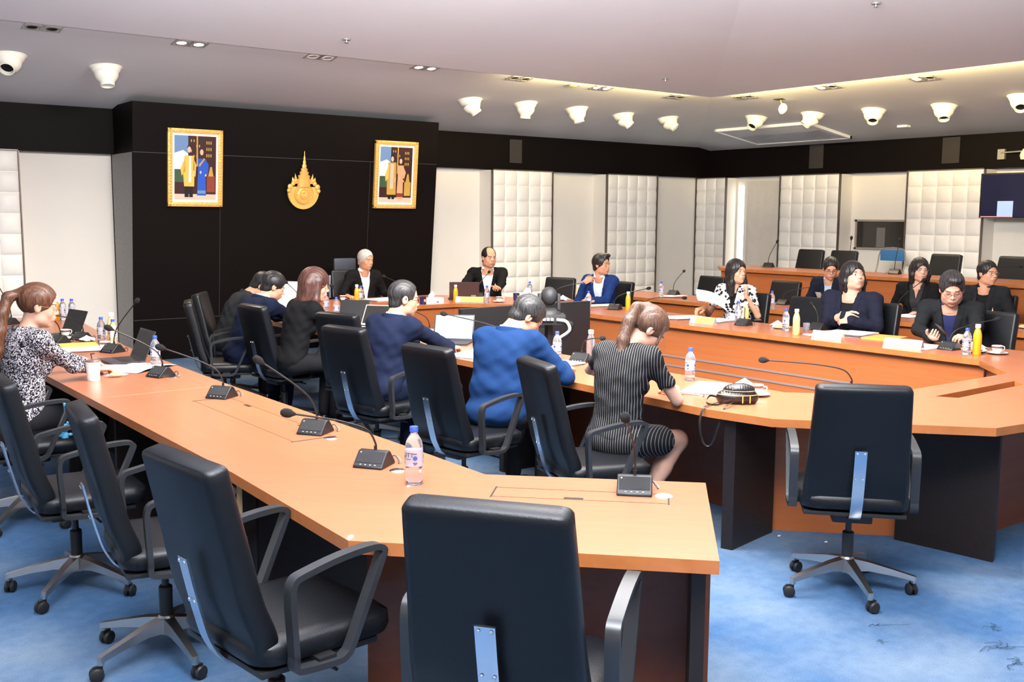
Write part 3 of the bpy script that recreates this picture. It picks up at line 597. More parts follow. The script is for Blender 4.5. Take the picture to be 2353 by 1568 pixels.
def make_chair(label, group=None, brown=False):
    t = thing('swivel_chair', label, 'office chair', group=group)
    # seat
    mb = MB(); rings = []
    for z, w, d_, r in ((.425, .42, .42, .06), (.432, .47, .47, .07), (.455, .49, .49, .08), (.485, .485, .485, .08), (.502, .45, .45, .09), (.506, .38, .38, .09)):
        rings.append([Vector((x, y+.045, z+.012*max(0, -(y-.05))*2)) for x, y in rrect(w, d_, r, 4)])
    loft(mb, rings, M_leather); mb.build('seat', t, sharp=50)
    mb = MB(); mb.box((-.225, -.18, .405), (.225, .22, .424), M_black, bev=.006); mb.build('seat_shell', t)
    back_mesh(t)
    # chrome spine bar: up the rear of the back, curling under the seat
    mb = MB(); pts = bez([(0, -.292, .735), (0, -.276, .66), (0, -.262, .60), (0, -.247, .54), (0, -.225, .47), (0, -.185, .405), (0, -.14, .385), (0, -.06, .385)], 4)
    mb.ribbon(pts, (1, 0, 0), .052, .007, M_chrome); sp = mb.build('spine_bar', t)
    for x in (-.016, .016):
        for y, z in ((-.2945, .722), (-.268, .60)):
            mb = MB(); mb.lathe([(0, .003), (.0045, .002), (.0055, 0)], M_screw, 8, TR(x, y-.002, z)@Matrix.Rotation(PI/2, 4, 'X')); mb.build('screw', sp)
    # arms
    for s in (-1, 1):
        x = s*.268; mb = MB()
        loop = bez([(x, -.10, .455), (x, -.105, .54), (x, -.11, .64), (x, -.10, .685), (x, -.06, .70), (x, .06, .722), (x, .17, .728), (x, .205, .715), (x, .20, .69), (x, .15, .58), (x, .09, .45), (x, .07, .425), (x, .04, .415), (x, -.06, .42), (x, -.10, .43), (x, -.10, .47)], 3)
        mb.ribbon(loop, (1, 0, 0), .038, .019, M_arm); o = mb.build('armrest', t, sharp=55)
        bv = o.modifiers.new('b', 'BEVEL'); bv.width = .006; bv.segments = 2; bv.limit_method = 'ANGLE'; bv.angle_limit = math.radians(40)
        mb = MB(); mb.box((s*.20 if s > 0 else -.27, -.02, .418), (.27 if s > 0 else -.20, .04, .436), M_black); mb.build('arm_bracket', o)
    # mechanism and column
    mb = MB(); mb.box((-.09, -.12, .355), (.09, .13, .405), M_black, bev=.015); mb.tube([(.05, .05, .375), (.24, .06, .37)], .006, M_black, 6); mb.build('tilt_mechanism', t)
    mb = MB(); mb.lathe([(.026, .155), (.027, .28), (.022, .285), (.014, .286), (.014, .37)], M_black, 16); mb.build('gas_column', t)
    # five-star base
    mb = MB()
    mb.lathe([(0, .085), (.034, .09), (.040, .12), (.036, .155), (.028, .165), (0, .165)], M_alu, 20)
    for k in range(5):
        a = 2*PI*k/5; R = rotz(a); rings = []
        for r_, w, zt, zb in ((.025, .050, .158, .098), (.10, .042, .146, .104), (.20, .034, .122, .092), (.285, .028, .100, .076), (.308, .026, .094, .074)):
            rings.append([R@Vector((r_, y*w, z)) for y, z in ((-.5, zb), (.5, zb), (.42, zt), (-.42, zt))])
        loft(mb, rings, M_alu, smooth=False); mb.lathe([(0, .062), (.013, .062), (.013, .092), (0, .094)], M_alu, 10, R@TR(.300, 0, 0))
    mb.build('star_base', t, sharp=30)
    for k in range(5):
        a = 2*PI*k/5; mb = MB(); b = a+PI/2+(.6 if k % 2 else -.5)
        mtx = rotz(a)@TR(.300, 0, 0)@rotz(b)
        for s in (-1, 1):
            mb.lathe([(0, -.009), (.022, -.009), (.027, -.004), (.027, .004), (.020, .009), (0, .009)], M_black, 18, mtx@TR(0, 0, .027)@TR(s*.013+0, -.016, 0)@Matrix.Rotation(PI/2, 4, 'Y'))
        mb.box((-.006, -.03, .03), (.006, .006, .058), M_black, mtx); mb.tube([(0, 0, .045), (0, 0, .066)], .006, M_black, 8, mtx=mtx)
        mb.build('caster', t)
    return t
CHAIR = None
def chair(x, y, deg, label, group=None, z=0, base=0):
    """deg: heading the sitter faces, degrees ccw from +X"""
    global CHAIR
    rz = math.radians(deg-90)
    if CHAIR is None: CHAIR = make_chair(label, group); c = CHAIR; c.location = (x, y, z); c.rotation_euler = (0, 0, rz)
    else:
        c = clone(CHAIR, (x, y, z), rz, label)
        if group: c['group'] = group
        elif 'group' in c: del c['group']
    for o in c.children:
        if o.name.startswith(('star_base', 'caster')): o.rotation_euler = (0, 0, math.radians(base)-rz)
    return c
G = 'black leather swivel chairs round the desks'
c5_ = chair(1.63, 2.12, 36.5, 'black swivel chair in the centre foreground seen square from behind', G, base=30)
c3_ = chair(1.28, 2.93, 7, 'empty black swivel chair nearest the camera along the near left desk', G, base=10)
chair(1.275, 3.975, -7, 'empty black swivel chair second from the camera along the near left desk', G, base=199)
chair(1.18, 4.95, -2, 'empty black swivel chair third from the camera along the near left desk', G, base=157+72)
chair(1.22, 6.22, -2, 'black swivel chair of the ponytailed woman in tweed', G, base=15)
c6_ = chair(4.110, 2.798, 42, 'lone empty black swivel chair on the open blue carpet at right', G, base=159+4)
chair(3.475, 3.965, -16, 'black swivel chair of the woman in the pinstriped dress', G, base=20)
chair(3.345, 4.90, 8, 'black swivel chair of the man in the bright blue suit, back to the camera', G, base=50)
chair(3.43, 6.08, 12, 'black swivel chair of the man in navy with an ear loop', G, base=0)
chair(3.824, 6.999, 20, 'empty black swivel chair between the long-haired woman and the man with glasses', G, base=40)
chair(3.600, 7.944, 6, 'black swivel chair of the long-haired woman in black', G, base=10)
chair(3.30, 8.50, -20, 'black swivel chair of the stooping man in a navy suit', G, base=33)
chair(3.68, 9.28, -32, 'black swivel chair of the far man in dark grey bending forward', G, base=12)
c5_.scale = (1.04, 1.04, 1.04); c3_.scale = (1.03, 1.03, 1.03)
mb = MB(); mb.box((-.20, -.170, .500), (.20, -.160, .513), mat('plywood_edge', (.45, .24, .10), .6)); tag(mb.build('plywood_edge', c6_), 'bare plywood edge showing under the backrest')
# ================================================================ BACK ROWS
m = None
desk('cherry second-row desk behind the first-row sitters on the right', [(9.10, 3.0), (9.92, 3.0), (9.92, 10.3), (9.6, 10.6), (9.10, 10.1)],
     fronts=[((9.10, 10.1), (9.10, 3.0))], strips=False, legs=[])
desk('cherry third-row desk on the raised platform before the right wall', [(10.90, 3.0), (11.75, 3.0), (11.75, 10.05), (11.3, 10.05), (10.90, 9.65)], zf=ZL,
     fronts=[((10.90, 9.65), (10.90, 3.0))], strips=False, legs=[[(11.2, 9.7), (11.6, 9.98), (11.6, 10.02), (11.2, 9.74)]])
G2 = 'black leather swivel chairs on the right-hand rows'
chair(8.12, 9.95, 205, 'empty black swivel chair between the white-shirted man and the bright blue jacket', G2)
chair(8.22, 9.05, 190, 'black swivel chair behind the man with hand on chin', G2)
chair(8.10, 6.93, 186, 'black swivel chair of the woman in the black and white blouse', G2)
chair(8.08, 6.22, 183, 'empty black swivel chair in the first row behind the tea bottle', G2)
chair(8.10, 5.47, 180, 'black swivel chair of the woman with folded arms', G2)
chair(8.12, 4.42, 176, 'black swivel chair of the man looking at a phone in the first row', G2)
chair(10.02, 9.22, 184, 'empty black swivel chair at the left end of the second row', G2)
chair(10.02, 8.02, 184, 'empty black swivel chair in the second row beside the young man', G2)
chair(10.02, 7.22, 180, 'black swivel chair of the young man in the second row', G2)
chair(10.10, 6.25, 180, 'black swivel chair of the bob-haired woman in the second row', G2)
chair(10.10, 5.42, 180, 'black swivel chair of the man with a badge in the second row', G2)
chair(12.16, 9.27, 184, 'empty black swivel chair at the left of the third row', G2, z=ZL)
chair(12.16, 8.72, 182, 'empty black swivel chair in the third row beside the blue folding chair', G2, z=ZL)
chair(12.16, 7.20, 180, 'empty black swivel chair in the third row before the tufted panel', G2, z=ZL)
chair(12.16, 6.30, 180, 'empty black swivel chair in the third row at the right edge', G2, z=ZL)
# high-backed chair of the chairman, chair of the man with the laptop
c = chair(6.14, 11.42, 262, 'high-backed grey chair with a headrest behind the chairman', None)
M_hr = mat('blue_grey_leather', (.045, .05, .07), .45)
m = MB(); m.box((-.14, -.37, 1.02), (.14, -.31, 1.17), M_hr, bev=.025); m.build('headrest', c)
m = MB(); m.box((-.02, -.345, .95), (.02, -.33, 1.06), M_black); m.build('headrest_post', c)
m = MB(); m.box((-.23, -.30, .55), (.23, -.25, .97), mat('grey_mesh', (.22, .22, .24), .6), bev=.02); m.build('mesh_back', c)
chair(7.80, 11.0, 228, 'black swivel chair hidden behind the white-shirted man', G2)
for o_ in C.objects:
    if o_.get('group') == G2: o_.scale = (1, 1, .962)
# folding chair
t = thing('folding_chair', 'blue folding chair with a steel tube frame against the right wall', 'folding chair', (13.25, 8.62, ZL), math.radians(94))
m = MB()
for s in (-1, 1): m.tube(bez([(s*.19, .22, 0), (s*.2, .05, .35), (s*.21, -.15, .72), (s*.20, -.19, .92), (s*.15, -.205, 1.0), (0, -.21, 1.02)]), .011, M_frame, 8)
for s in (-1, 1): m.tube([(s*.17, -.30, 0), (s*.17, .12, .44)], .011, M_frame, 8)
m.tube([(-.17, -.26, .05), (.17, -.26, .05)], .009, M_frame, 8); m.build('tube_frame', t)
m = MB(); m.box((-.185, -.215, .83), (.185, -.185, .985), mat('blue_vinyl', (.03, .13, .32), .45), bev=.014); m.build('backrest', t)
m = MB(); m.box((-.20, -.18, .43), (.20, .20, .465), mat('blue_vinyl', (.03, .13, .32), .45), bev=.014); m.build('seat', t)
# ================================================================ SMOOTH BODIES: distance fields polygonised into one surface
class Field:
    def __init__(s, lo, hi, h):
        s.h = h; s.lo = np.array(lo, np.float32); s.n = np.maximum(3, np.ceil((np.array(hi)-np.array(lo))/h).astype(int)+1)
        s.ax = [s.lo[i]+h*np.arange(s.n[i], dtype=np.float32) for i in range(3)]
        s.f = np.full(tuple(s.n), .06, np.float32); s.touch = [np.zeros(0)]
    def sub(s, lo, hi, m):
        sl = []
        for i in range(3):
            a = int(max(0, math.floor((lo[i]-m-s.lo[i])/s.h))); b = int(min(s.n[i], math.ceil((hi[i]+m-s.lo[i])/s.h)+1))
            if b <= a: return None
            sl.append(slice(a, b))
        return tuple(sl)
    def pts(s, sl): return np.stack(np.meshgrid(s.ax[0][sl[0]], s.ax[1][sl[1]], s.ax[2][sl[2]], indexing='ij'), -1)
    def put(s, lo, hi, fn, k=.01, op='u'):
        sl = s.sub(lo, hi, k+.03)
        if sl is None: return
        d = fn(s.pts(sl)).astype(np.float32); g = s.f[sl]
        if op == 'u': h = np.clip(.5+.5*(g-d)/k, 0, 1); s.f[sl] = g*(1-h)+d*h-k*h*(1-h)
        elif op == 's': d = -d; h = np.clip(.5-.5*(g-d)/k, 0, 1); s.f[sl] = g*(1-h)+d*h+k*h*(1-h)
        elif op == 'i': h = np.clip(.5-.5*(g-d)/k, 0, 1); s.f[sl] = g*(1-h)+d*h+k*h*(1-h)
    def cone(s, a, b, r1, r2, k=.012, flat=None, op='u'):
        """tapered capsule; flat=(normal, factor) squeezes it along the normal"""
        a = np.array(a, np.float32); b = np.array(b, np.float32); ab = b-a; L2 = max(float(ab@ab), 1e-9); R = max(r1, r2)
        lo = np.minimum(a, b)-R; hi = np.maximum(a, b)+R
        def fn(p):
            if flat is not None:
                n = np.array(flat[0], np.float32); n = n/np.linalg.norm(n); c = a
                q = p-c; dn = (q@n)[..., None]; q = q+dn*n*(1/flat[1]-1)
                an = float(ab@n); ab2 = ab+n*an*(1/flat[1]-1); l2 = float(ab2@ab2)
                t = np.clip((q@ab2)/l2, 0, 1); dd = np.linalg.norm(q-t[..., None]*ab2, axis=-1)-(r1+(r2-r1)*t)
                return dd*flat[1]*1.0 if flat[1] < 1 else dd
            t = np.clip(((p-a)@ab)/L2, 0, 1); return np.linalg.norm(p-a-t[..., None]*ab, axis=-1)-(r1+(r2-r1)*t)
        s.put(lo, hi, fn, k, op)
    def ell(s, c, r, k=.012, R=None, op='u', grow=0):
        c = np.array(c, np.float32); r = np.array(r, np.float32)+grow; m = r.max()
        R_ = None if R is None else np.array(R, np.float32)
        def fn(p):
            q = p-c
            if R_ is not None: q = q@R_      # R columns = local axes
            k0 = np.linalg.norm(q/r, axis=-1); k1 = np.linalg.norm(q/(r*r), axis=-1)+1e-6; return k0*(k0-1)/k1
        s.put(c-m, c+m, fn, k, op)
    def mesh(s):
        f = s.f; I = f < 0
        if not I.any(): return np.zeros((0, 3)), np.zeros((0, 4), int)
        c = np.zeros(tuple(s.n-1), np.int8)
        for dx in (0, 1):
            for dy in (0, 1):
                for dz in (0, 1): c += I[dx:s.n[0]-1+dx, dy:s.n[1]-1+dy, dz:s.n[2]-1+dz]
        act = (c > 0) & (c < 8); idx = np.full(tuple(s.n-1), -1, np.int64); A = np.argwhere(act); idx[act] = np.arange(len(A))
        acc = np.zeros((len(A), 3)); cnt = np.zeros(len(A))
        co = [(0,0,0),(1,0,0),(0,1,0),(1,1,0),(0,0,1),(1,0,1),(0,1,1),(1,1,1)]
        E = [(0,1),(2,3),(4,5),(6,7),(0,2),(1,3),(4,6),(5,7),(0,4),(1,5),(2,6),(3,7)]
        V = [f[A[:, 0]+d[0], A[:, 1]+d[1], A[:, 2]+d[2]] for d in co]
        for a, b in E:
            m = (V[a] < 0) != (V[b] < 0); t = V[a][m]/(V[a][m]-V[b][m]); pa = np.array(co[a]); pb = np.array(co[b])
            acc[m] += pa+t[:, None]*(pb-pa); cnt[m] += 1
        v = (A+acc/cnt[:, None])*s.h+s.lo; q = []
        for ax in range(3):
            o = [i for i in range(3) if i != ax]; n = s.n
            sl0 = [slice(None)]*3; sl1 = [slice(None)]*3; sl0[ax] = slice(0, n[ax]-1); sl1[ax] = slice(1, n[ax])
            ch = I[tuple(sl0)] != I[tuple(sl1)]; P = np.argwhere(ch)
            P = P[(P[:, o[0]] > 0) & (P[:, o[0]] < n[o[0]]-1) & (P[:, o[1]] > 0) & (P[:, o[1]] < n[o[1]]-1)]
            if len(P) == 0: continue
            ins = I[P[:, 0], P[:, 1], P[:, 2]]; cs = []
            for u, w_ in ((-1, -1), (0, -1), (0, 0), (-1, 0)):
                Q = P.copy(); Q[:, o[0]] += u; Q[:, o[1]] += w_; cs.append(idx[Q[:, 0], Q[:, 1], Q[:, 2]])
            F = np.stack(cs, 1); flip = ins if ax != 1 else ~ins; F[~flip] = F[~flip][:, ::-1]; q.append(F)
        F = np.concatenate(q); F = F[(F >= 0).all(1)]; return v, F
def sdf_object(name, parts, mats, parent, classify=None):
    """parts: list of Fields joined into one mesh"""
    vs = []; fs = []; o = 0
    for P in parts:
        v, f = P.mesh(); vs.append(v); fs.append(f+o); o += len(v)
    v = np.concatenate(vs); f = np.concatenate(fs); me = bpy.data.meshes.new(name)
    if len(f) == 0: return None
    me.vertices.add(len(v)); me.vertices.foreach_set('co', v.astype(np.float32).ravel()); me.loops.add(len(f)*4); me.loops.foreach_set('vertex_index', f.ravel().astype(np.int32))
    me.polygons.add(len(f)); me.polygons.foreach_set('loop_start', np.arange(0, len(f)*4, 4, dtype=np.int32)); me.polygons.foreach_set('use_smooth', np.ones(len(f), bool))
    for m in mats: me.materials.append(m)
    if classify is not None: me.polygons.foreach_set('material_index', classify(v[f].mean(1)).astype(np.int32))
    me.update(); me.validate(); return link(name, me, parent)
def nv(v): v = np.array(v, float); return v/max(np.linalg.norm(v), 1e-9)
def hair_mat(name, c1, c2, rough=.42):
    if name in MATS: return MATS[name]
    m = mat(name, c1, rough, spec=.45); b = m.node_tree.nodes['Principled BSDF']; L = m.node_tree.links
    tc = nd(m, 'ShaderNodeTexCoord'); mp = nd(m, 'ShaderNodeMapping'); mp.inputs['Scale'].default_value = (60, 60, 6); L.new(tc.outputs['Object'], mp.inputs['Vector'])
    n = nd(m, 'ShaderNodeTexNoise'); n.inputs['Scale'].default_value = 3; n.inputs['Detail'].default_value = 3; L.new(mp.outputs[0], n.inputs['Vector'])
    r = nd(m, 'ShaderNodeValToRGB'); r.color_ramp.elements[0].position = .38; r.color_ramp.elements[1].position = .62; r.color_ramp.elements[0].color = (*c1, 1); r.color_ramp.elements[1].color = (*c2, 1)
    L.new(n.outputs['Fac'], r.inputs['Fac']); L.new(r.outputs[0], b.inputs['Base Color'])
    u = nd(m, 'ShaderNodeBump'); u.inputs['Strength'].default_value = .45; u.inputs['Distance'].default_value = .004; L.new(n.outputs['Fac'], u.inputs['Height']); L.new(u.outputs[0], b.inputs['Normal'])
    return m
def cloth(name, col, rough=.85, kind=None, col2=None):
    if name in MATS: return MATS[name]
    m = mat(name, col, rough, spec=.25); b = m.node_tree.nodes['Principled BSDF']; L = m.node_tree.links; b.inputs['Specular IOR Level'].default_value = .12
    tc = nd(m, 'ShaderNodeTexCoord')
    def ramp(src, els, const=True):
        r = nd(m, 'ShaderNodeValToRGB'); cr = r.color_ramp; cr.interpolation = 'CONSTANT' if const else 'LINEAR'
        cr.elements[0].position, cr.elements[0].color = els[0][0], (*els[0][1], 1); cr.elements[1].position, cr.elements[1].color = els[1][0], (*els[1][1], 1)
        for p, c in els[2:]: e = cr.elements.new(p); e.color = (*c, 1)
        L.new(src, r.inputs['Fac']); return r.outputs[0]
    if kind == 'pinstripe':
        sp = nd(m, 'ShaderNodeSeparateXYZ'); L.new(tc.outputs['Object'], sp.inputs[0]); a = nd(m, 'ShaderNodeMath', operation='MULTIPLY'); a.inputs[1].default_value = 72.0
        ab = nd(m, 'ShaderNodeMath', operation='ABSOLUTE'); s0 = nd(m, 'ShaderNodeMath', operation='MULTIPLY_ADD'); s0.inputs[1].default_value = .35
        L.new(sp.outputs[1], s0.inputs[0]); L.new(sp.outputs[0], s0.inputs[2]); L.new(s0.outputs[0], a.inputs[0])
        fr = nd(m, 'ShaderNodeMath', operation='FRACT'); L.new(a.outputs[0], fr.inputs[0]); L.new(ramp(fr.outputs[0], [(0, col), (.87, col2)]), b.inputs['Base Color'])
    elif kind == 'tweed':
        v = nd(m, 'ShaderNodeTexVoronoi'); v.inputs['Scale'].default_value = 185; L.new(tc.outputs['Object'], v.inputs['Vector'])
        sp = nd(m, 'ShaderNodeSeparateColor'); L.new(v.outputs['Color'], sp.inputs[0]); L.new(ramp(sp.outputs[0], [(0, col), (.48, (.10, .08, .11)), (.62, col2)]), b.inputs['Base Color'])
    elif kind == 'blobs':
        v = nd(m, 'ShaderNodeTexVoronoi'); v.inputs['Scale'].default_value = 30; v.feature = 'F1'; L.new(tc.outputs['Object'], v.inputs['Vector'])
        L.new(ramp(v.outputs['Distance'], [(0, col), (.43, col2)]), b.inputs['Base Color'])
    n = nd(m, 'ShaderNodeTexNoise'); n.inputs['Scale'].default_value = 9; n.inputs['Detail'].default_value = 3; L.new(tc.outputs['Object'], n.inputs['Vector'])
    u = nd(m, 'ShaderNodeBump'); u.inputs['Strength'].default_value = .35; u.inputs['Distance'].default_value = .02; L.new(n.outputs['Fac'], u.inputs['Height']); L.new(u.outputs[0], b.inputs['Normal'])
    return m
M_lip = mat('lip', (.40, .165, .12), .5); M_eye = mat('eye_white', (.80, .77, .74), .3); M_iris = mat('iris', (.02, .012, .01), .2)
M_nail = None
def skin(name, c): return mat(name, c, .46, spec=.4, noise=(22, .07), subs=.12)
SK = dict(fair=skin('skin_fair', (.58, .325, .235)), mid=skin('skin_mid', (.56, .29, .185)), tan=skin('skin_tan', (.50, .255, .155)))
HR = dict(black=hair_mat('hair_black', (.006, .005, .006), (.018, .015, .016)), grey=hair_mat('hair_grey', (.30, .29, .28), (.52, .50, .48)), pepper=hair_mat('hair_pepper', (.008, .0075, .008), (.036, .034, .035)),
          brown=hair_mat('hair_brown', (.045, .017, .009), (.14, .055, .026)), red=hair_mat('hair_reddish', (.03, .014, .013), (.10, .035, .022)), light=hair_mat('hair_light_brown', (.046, .023, .015), (.125, .064, .040)))
def rx(a): return np.array([[1, 0, 0], [0, math.cos(a), -math.sin(a)], [0, math.sin(a), math.cos(a)]])
def ry(a): return np.array([[math.cos(a), 0, math.sin(a)], [0, 1, 0], [-math.sin(a), 0, math.cos(a)]])
def rz_(a): return np.array([[math.cos(a), -math.sin(a), 0], [math.sin(a), math.cos(a), 0], [0, 0, 1]])
def ik(a, b, l1, l2, hint):
    a, b = np.array(a, float), np.array(b, float); d = b-a; L = np.linalg.norm(d)
    if L > (l1+l2)*.995: b = a+d/L*(l1+l2)*.995; d = b-a; L = np.linalg.norm(d)
    x = (l1*l1-l2*l2+L*L)/(2*L); h = math.sqrt(max(l1*l1-x*x, 0)); u = d/L; hh = np.array(hint, float); hh -= u*(hh@u); hh = nv(hh)
    return a+u*x+hh*h, b
def hand_field(F, w, fdir, ndir, side, curl=.35, spread=.0, sc=1.0, thumb=.4, g=0, point=False):
    """w wrist; fdir finger direction; ndir dorsal normal; side +1 right hand, -1 left"""
    y = nv(fdir); z = nv(np.array(ndir, float)-y*(np.array(ndir, float)@y)); x = np.cross(y, z)*1.0; th = -side  # thumb sits at th*x
    P = lambda a, b, c: np.array(w)+(x*a*th+y*b+z*c)*sc
    F.cone(P(.004, -.02, 0), P(0, .02, 0), .027*sc, .027*sc, .012, flat=(z, .72))
    F.cone(P(.012, .03, 0), P(.018, .083, .002), .026*sc, .022*sc, .012, flat=(z, .52)); F.cone(P(-.012, .03, 0), P(-.020, .080, 0), .024*sc, .019*sc, .012, flat=(z, .52)); F.cone(P(0, .03, 0), P(0, .085, .002), .026*sc, .024*sc, .012, flat=(z, .5))
    for i, (bx, by, L, r) in enumerate(((.031, .086, .072, .0088), (.0105, .092, .080, .0090), (-.0100, .089, .074, .0087), (-.0290, .080, .058, .0078))):
        c = curl*(1+.12*i) if not (point and i == 0) else .08
        ang = 0; p = P(bx, by-.006, .0); ax = bx*spread*4
        for j, (q, rr) in enumerate(((.46, 1.0), (.30, .93), (.24, .84))):
            ang += c*(.8, 1.15, .75)[j]; d_ = (x*th*math.sin(ax)+y*math.cos(ax)); dd = d_*math.cos(ang)-z*math.sin(ang)
            p2 = p+dd*L*q*sc; F.cone(p, p2, r*rr*sc, r*rr*.93*sc, .0035 if j else .006); p = p2
    p = P(.024, .018, -.006); dirs = [nv(x*th*.75+y*.62-z*(.1+.4*thumb)), nv(x*th*(.45-.3*thumb)+y*.85-z*(.1+.5*thumb)), nv(x*th*(.25-.5*thumb)+y*.9-z*(.1+.5*thumb))]
    for d_, L, r1, r2 in zip(dirs, (.042, .034, .026), (.0145, .0115, .0102), (.0118, .0102, .0086)): p2 = p+d_*L*sc; F.cone(p, p2, r1*sc, r2*sc, .006); p = p2
def person(label, x, y, deg, face=None, pitch=0, roll=0, lean=.1, lean2=.15, z=0, seat=.475, sc=1.0, w=1.0, belly=1.0, hv=.0040, cv=.011, skin='mid',
           hair='short', hc='black', outfit=None, R=None, L=None, glasses=None, female=False, legs=True, head_sc=1.0, eyes=True, smile=0, twist=0):
    """deg/face: world headings (ccw from +X) of body and face; R/L: dicts(p=world wrist, f=finger dir, n=dorsal normal, curl, elbow hint (local))"""
    rzv = math.radians(deg-90); t = thing('person', label, 'person', (x, y, z), rzv)
    Wi = rz_(-rzv); loc = lambda p: Wi@(np.array(p, float)-np.array([x, y, z])); dloc = lambda v: Wi@np.array(v, float)
    o = outfit or {}; sk = SK[skin]
    # skeleton (local)
    P0 = np.array([0, 0, seat+.105]); R1 = rx(-lean); R2 = rx(-(lean+lean2)); up1 = R1@[0, 0, 1]; up2 = R2@[0, 0, 1]; fw2 = R2@[0, 1, 0]
    ch = P0+up1*.27*sc; nk = ch+up2*.235*sc; tw = rz_(twist); sxv = tw@np.array([1., 0, 0])
    sh = {s: nk-up2*.062*sc+sxv*s*.160*w*sc for s in (1, -1)}
    fa = math.radians((face if face is not None else deg)-deg); H = rz_(fa)@ry(roll)@rx(-pitch)
    hs = head_sc*sc; hc_ = nk+up2*.022*sc+nv(up2*.5+H@[0, 0, 1]*.5)*.020+H@np.array([0, .032, .092])*hs
    Hp = lambda a, b, c: hc_+H@(np.array([a, b, c])*hs)
    arms = {}
    for s, A in ((1, R), (-1, L)):
        if A is None: A = dict(p=None)
        if A.get('p') is None: wp = P0+np.array([s*.20, .30, .10]); f_ = nv([-s*.3, 1, -.1]); n_ = np.array([0, 0, 1.])
        else: wp = loc(A['p']); f_ = nv(dloc(A.get('f', (0, 0, 1)))) ; n_ = dloc(A.get('n', (0, 0, 1)))
        hint = np.array(A.get('hint', (s*.55, -.35, -1)), float); el, wp = ik(sh[s], wp, .29*sc, .255*sc, hint)
        arms[s] = (el, wp, f_, n_, A)
    # ---- head
    lo = np.minimum(hc_-.17*hs, nk-.08); hi = np.maximum(hc_+.17*hs, nk+.08); F = Field(lo-.01, hi+.01, hv); fm = .93 if female else 1.0
    E = lambda c, r, k=.012, op='u': F.ell(Hp(*c), np.array(r)*hs, k, H, op)
    K = lambda a, b, r1, r2, k=.01, op='u', flat=None: F.cone(Hp(*a), Hp(*b), r1*hs, r2*hs, k, flat, op)
    E((0, -.014, .034), (.077, .097, .088)); E((0, .018, -.030), (.064*fm*w**.5, .070, .088), .03); E((0, .032, -.078), (.046*fm*w**.6, .045, .036), .03); E((0, .064, -.100), (.020, .016, .015), .02)
    for s in (1, -1):
        E((s*.036, .050, -.030), (.026*w**.5, .026, .030), .02); E((s*.043*w**.5, .012, -.072), (.020*w**.5, .030, .026), .025)
    K((-.034, .078, .020), (.034, .078, .020), .010, .010, .016)
    for s in (1, -1): E((s*.031, .098, .001), (.019, .014, .0115), .012, 's'); E((s*.031, .0735, .001), (.0150, .0125, .0115), .004)
    for s in (1, -1): K((s*.016, .084, .0115), (s*.045, .074, .0105), .0042, .0035, .005)
    K((0, .080, .008), (0, .101, -.026), .0075, .0115, .011); 
    for s in (1, -1): E((s*.0125, .090, -.032), (.0085, .011, .0075), .006)
    E((0, .079, -.060), (.029, .0175, .018), .02)
    E((0, .0945-.001*0, -.0555), (.0215, .0085, .0042), .003); E((0, .0935, -.0650), (.0195, .0085, .0052), .003); K((-.022, .095, -.0602), (.022, .095, -.0602), .0016, .0016, .002, 's')
    for s in (1, -1): E((s*.078, -.010, -.006), (.0085, .019, .031), .006); E((s*.086, -.002, -.004), (.006, .010, .018), .004, 's')
    nr = (.050 if female else .058)*w**.7; F.cone(Hp(0, -.022, -.045), nk-up2*.02, nr*hs, nr*1.12*sc, .02); F.cone(nk-up2*.02, nk-up2*.06, nr*1.15, .07*w, .02)
    def cls(c):
        q = (c-hc_)@H/hs; m = np.zeros(len(c), int); ax_ = np.abs(q[:, 0])
        m[(((q[:, 0]/.0205)**2+((q[:, 2]+.0602)/(.0080))**2) < 1) & (q[:, 1] > .083)] = 1
        if eyes:
            m[((((ax_-.031)/.0125)**2+((q[:, 2]-.0005)/.0058)**2) < 1) & (q[:, 1] > .070)] = 2
            m[((((ax_-.031)/.0062)**2+((q[:, 2]-.0005)/.0062)**2) < 1) & (q[:, 1] > .070)] = 3
        else: m[(ax_ > .018) & (ax_ < .044) & (np.abs(q[:, 2]+.005-.0*ax_) < .0028) & (q[:, 1] > .068)] = 3
        m[(ax_ > .014) & (ax_ < .050) & (np.abs(q[:, 2]-.0235+.05*np.abs(ax_-.030)) < .0030) & (q[:, 1] > .060)] = 4
        return m
    parts = [F]
    # ---- hands and forearms
    hvv = hv if hv > .0033 else hv
    for s in (1, -1):
        el, wp, f_, n_, A = arms[s]
        if A.get('hide'): continue
        bare = o.get('sleeve', 'long') == 'short'; a0 = el if bare else wp+(el-wp)*.35
        pts_ = np.array([a0, wp, wp+f_*.2*sc]+([sh[s]+(el-sh[s])*.5] if bare else [])); Fh = Field(pts_.min(0)-.085, pts_.max(0)+.085, max(.0030, min(.0045, hv)))
        thin = .84 if female else 1.0
        if bare: Fh.cone(sh[s]+(el-sh[s])*.45, el, .044*thin*w**.5, .037*thin*w**.5, .01)
        Fh.cone(a0, wp, (.037 if bare else .033)*thin*w**.5, .0245*thin, .012); hand_field(Fh, wp, f_, n_, s, A.get('curl', .35), A.get('spread', .3), sc*(.92 if female else 1), A.get('thumb', .4), point=A.get('point', False)); parts.append(Fh)
    # ---- hidden core under the clothes, neck to knees, so that the body is whole
    hipz = P0[2]-.02; kn = {s: np.array([s*.10*w, .40*sc, seat+.045]) for s in (1, -1)}; an = {s: np.array([s*.10*w, .36*sc, .09]) for s in (1, -1)}
    if o.get('legpose'): 
        for s in (1, -1): kn[s], an[s] = np.array(o['legpose'][s][0]), np.array(o['legpose'][s][1])
    bareleg = o.get('skirt', False)
    C1 = Field((-.32*w, -.25, seat-.06), (.32*w, max(.62, nk[1]+.1), nk[2]+.02), .012)
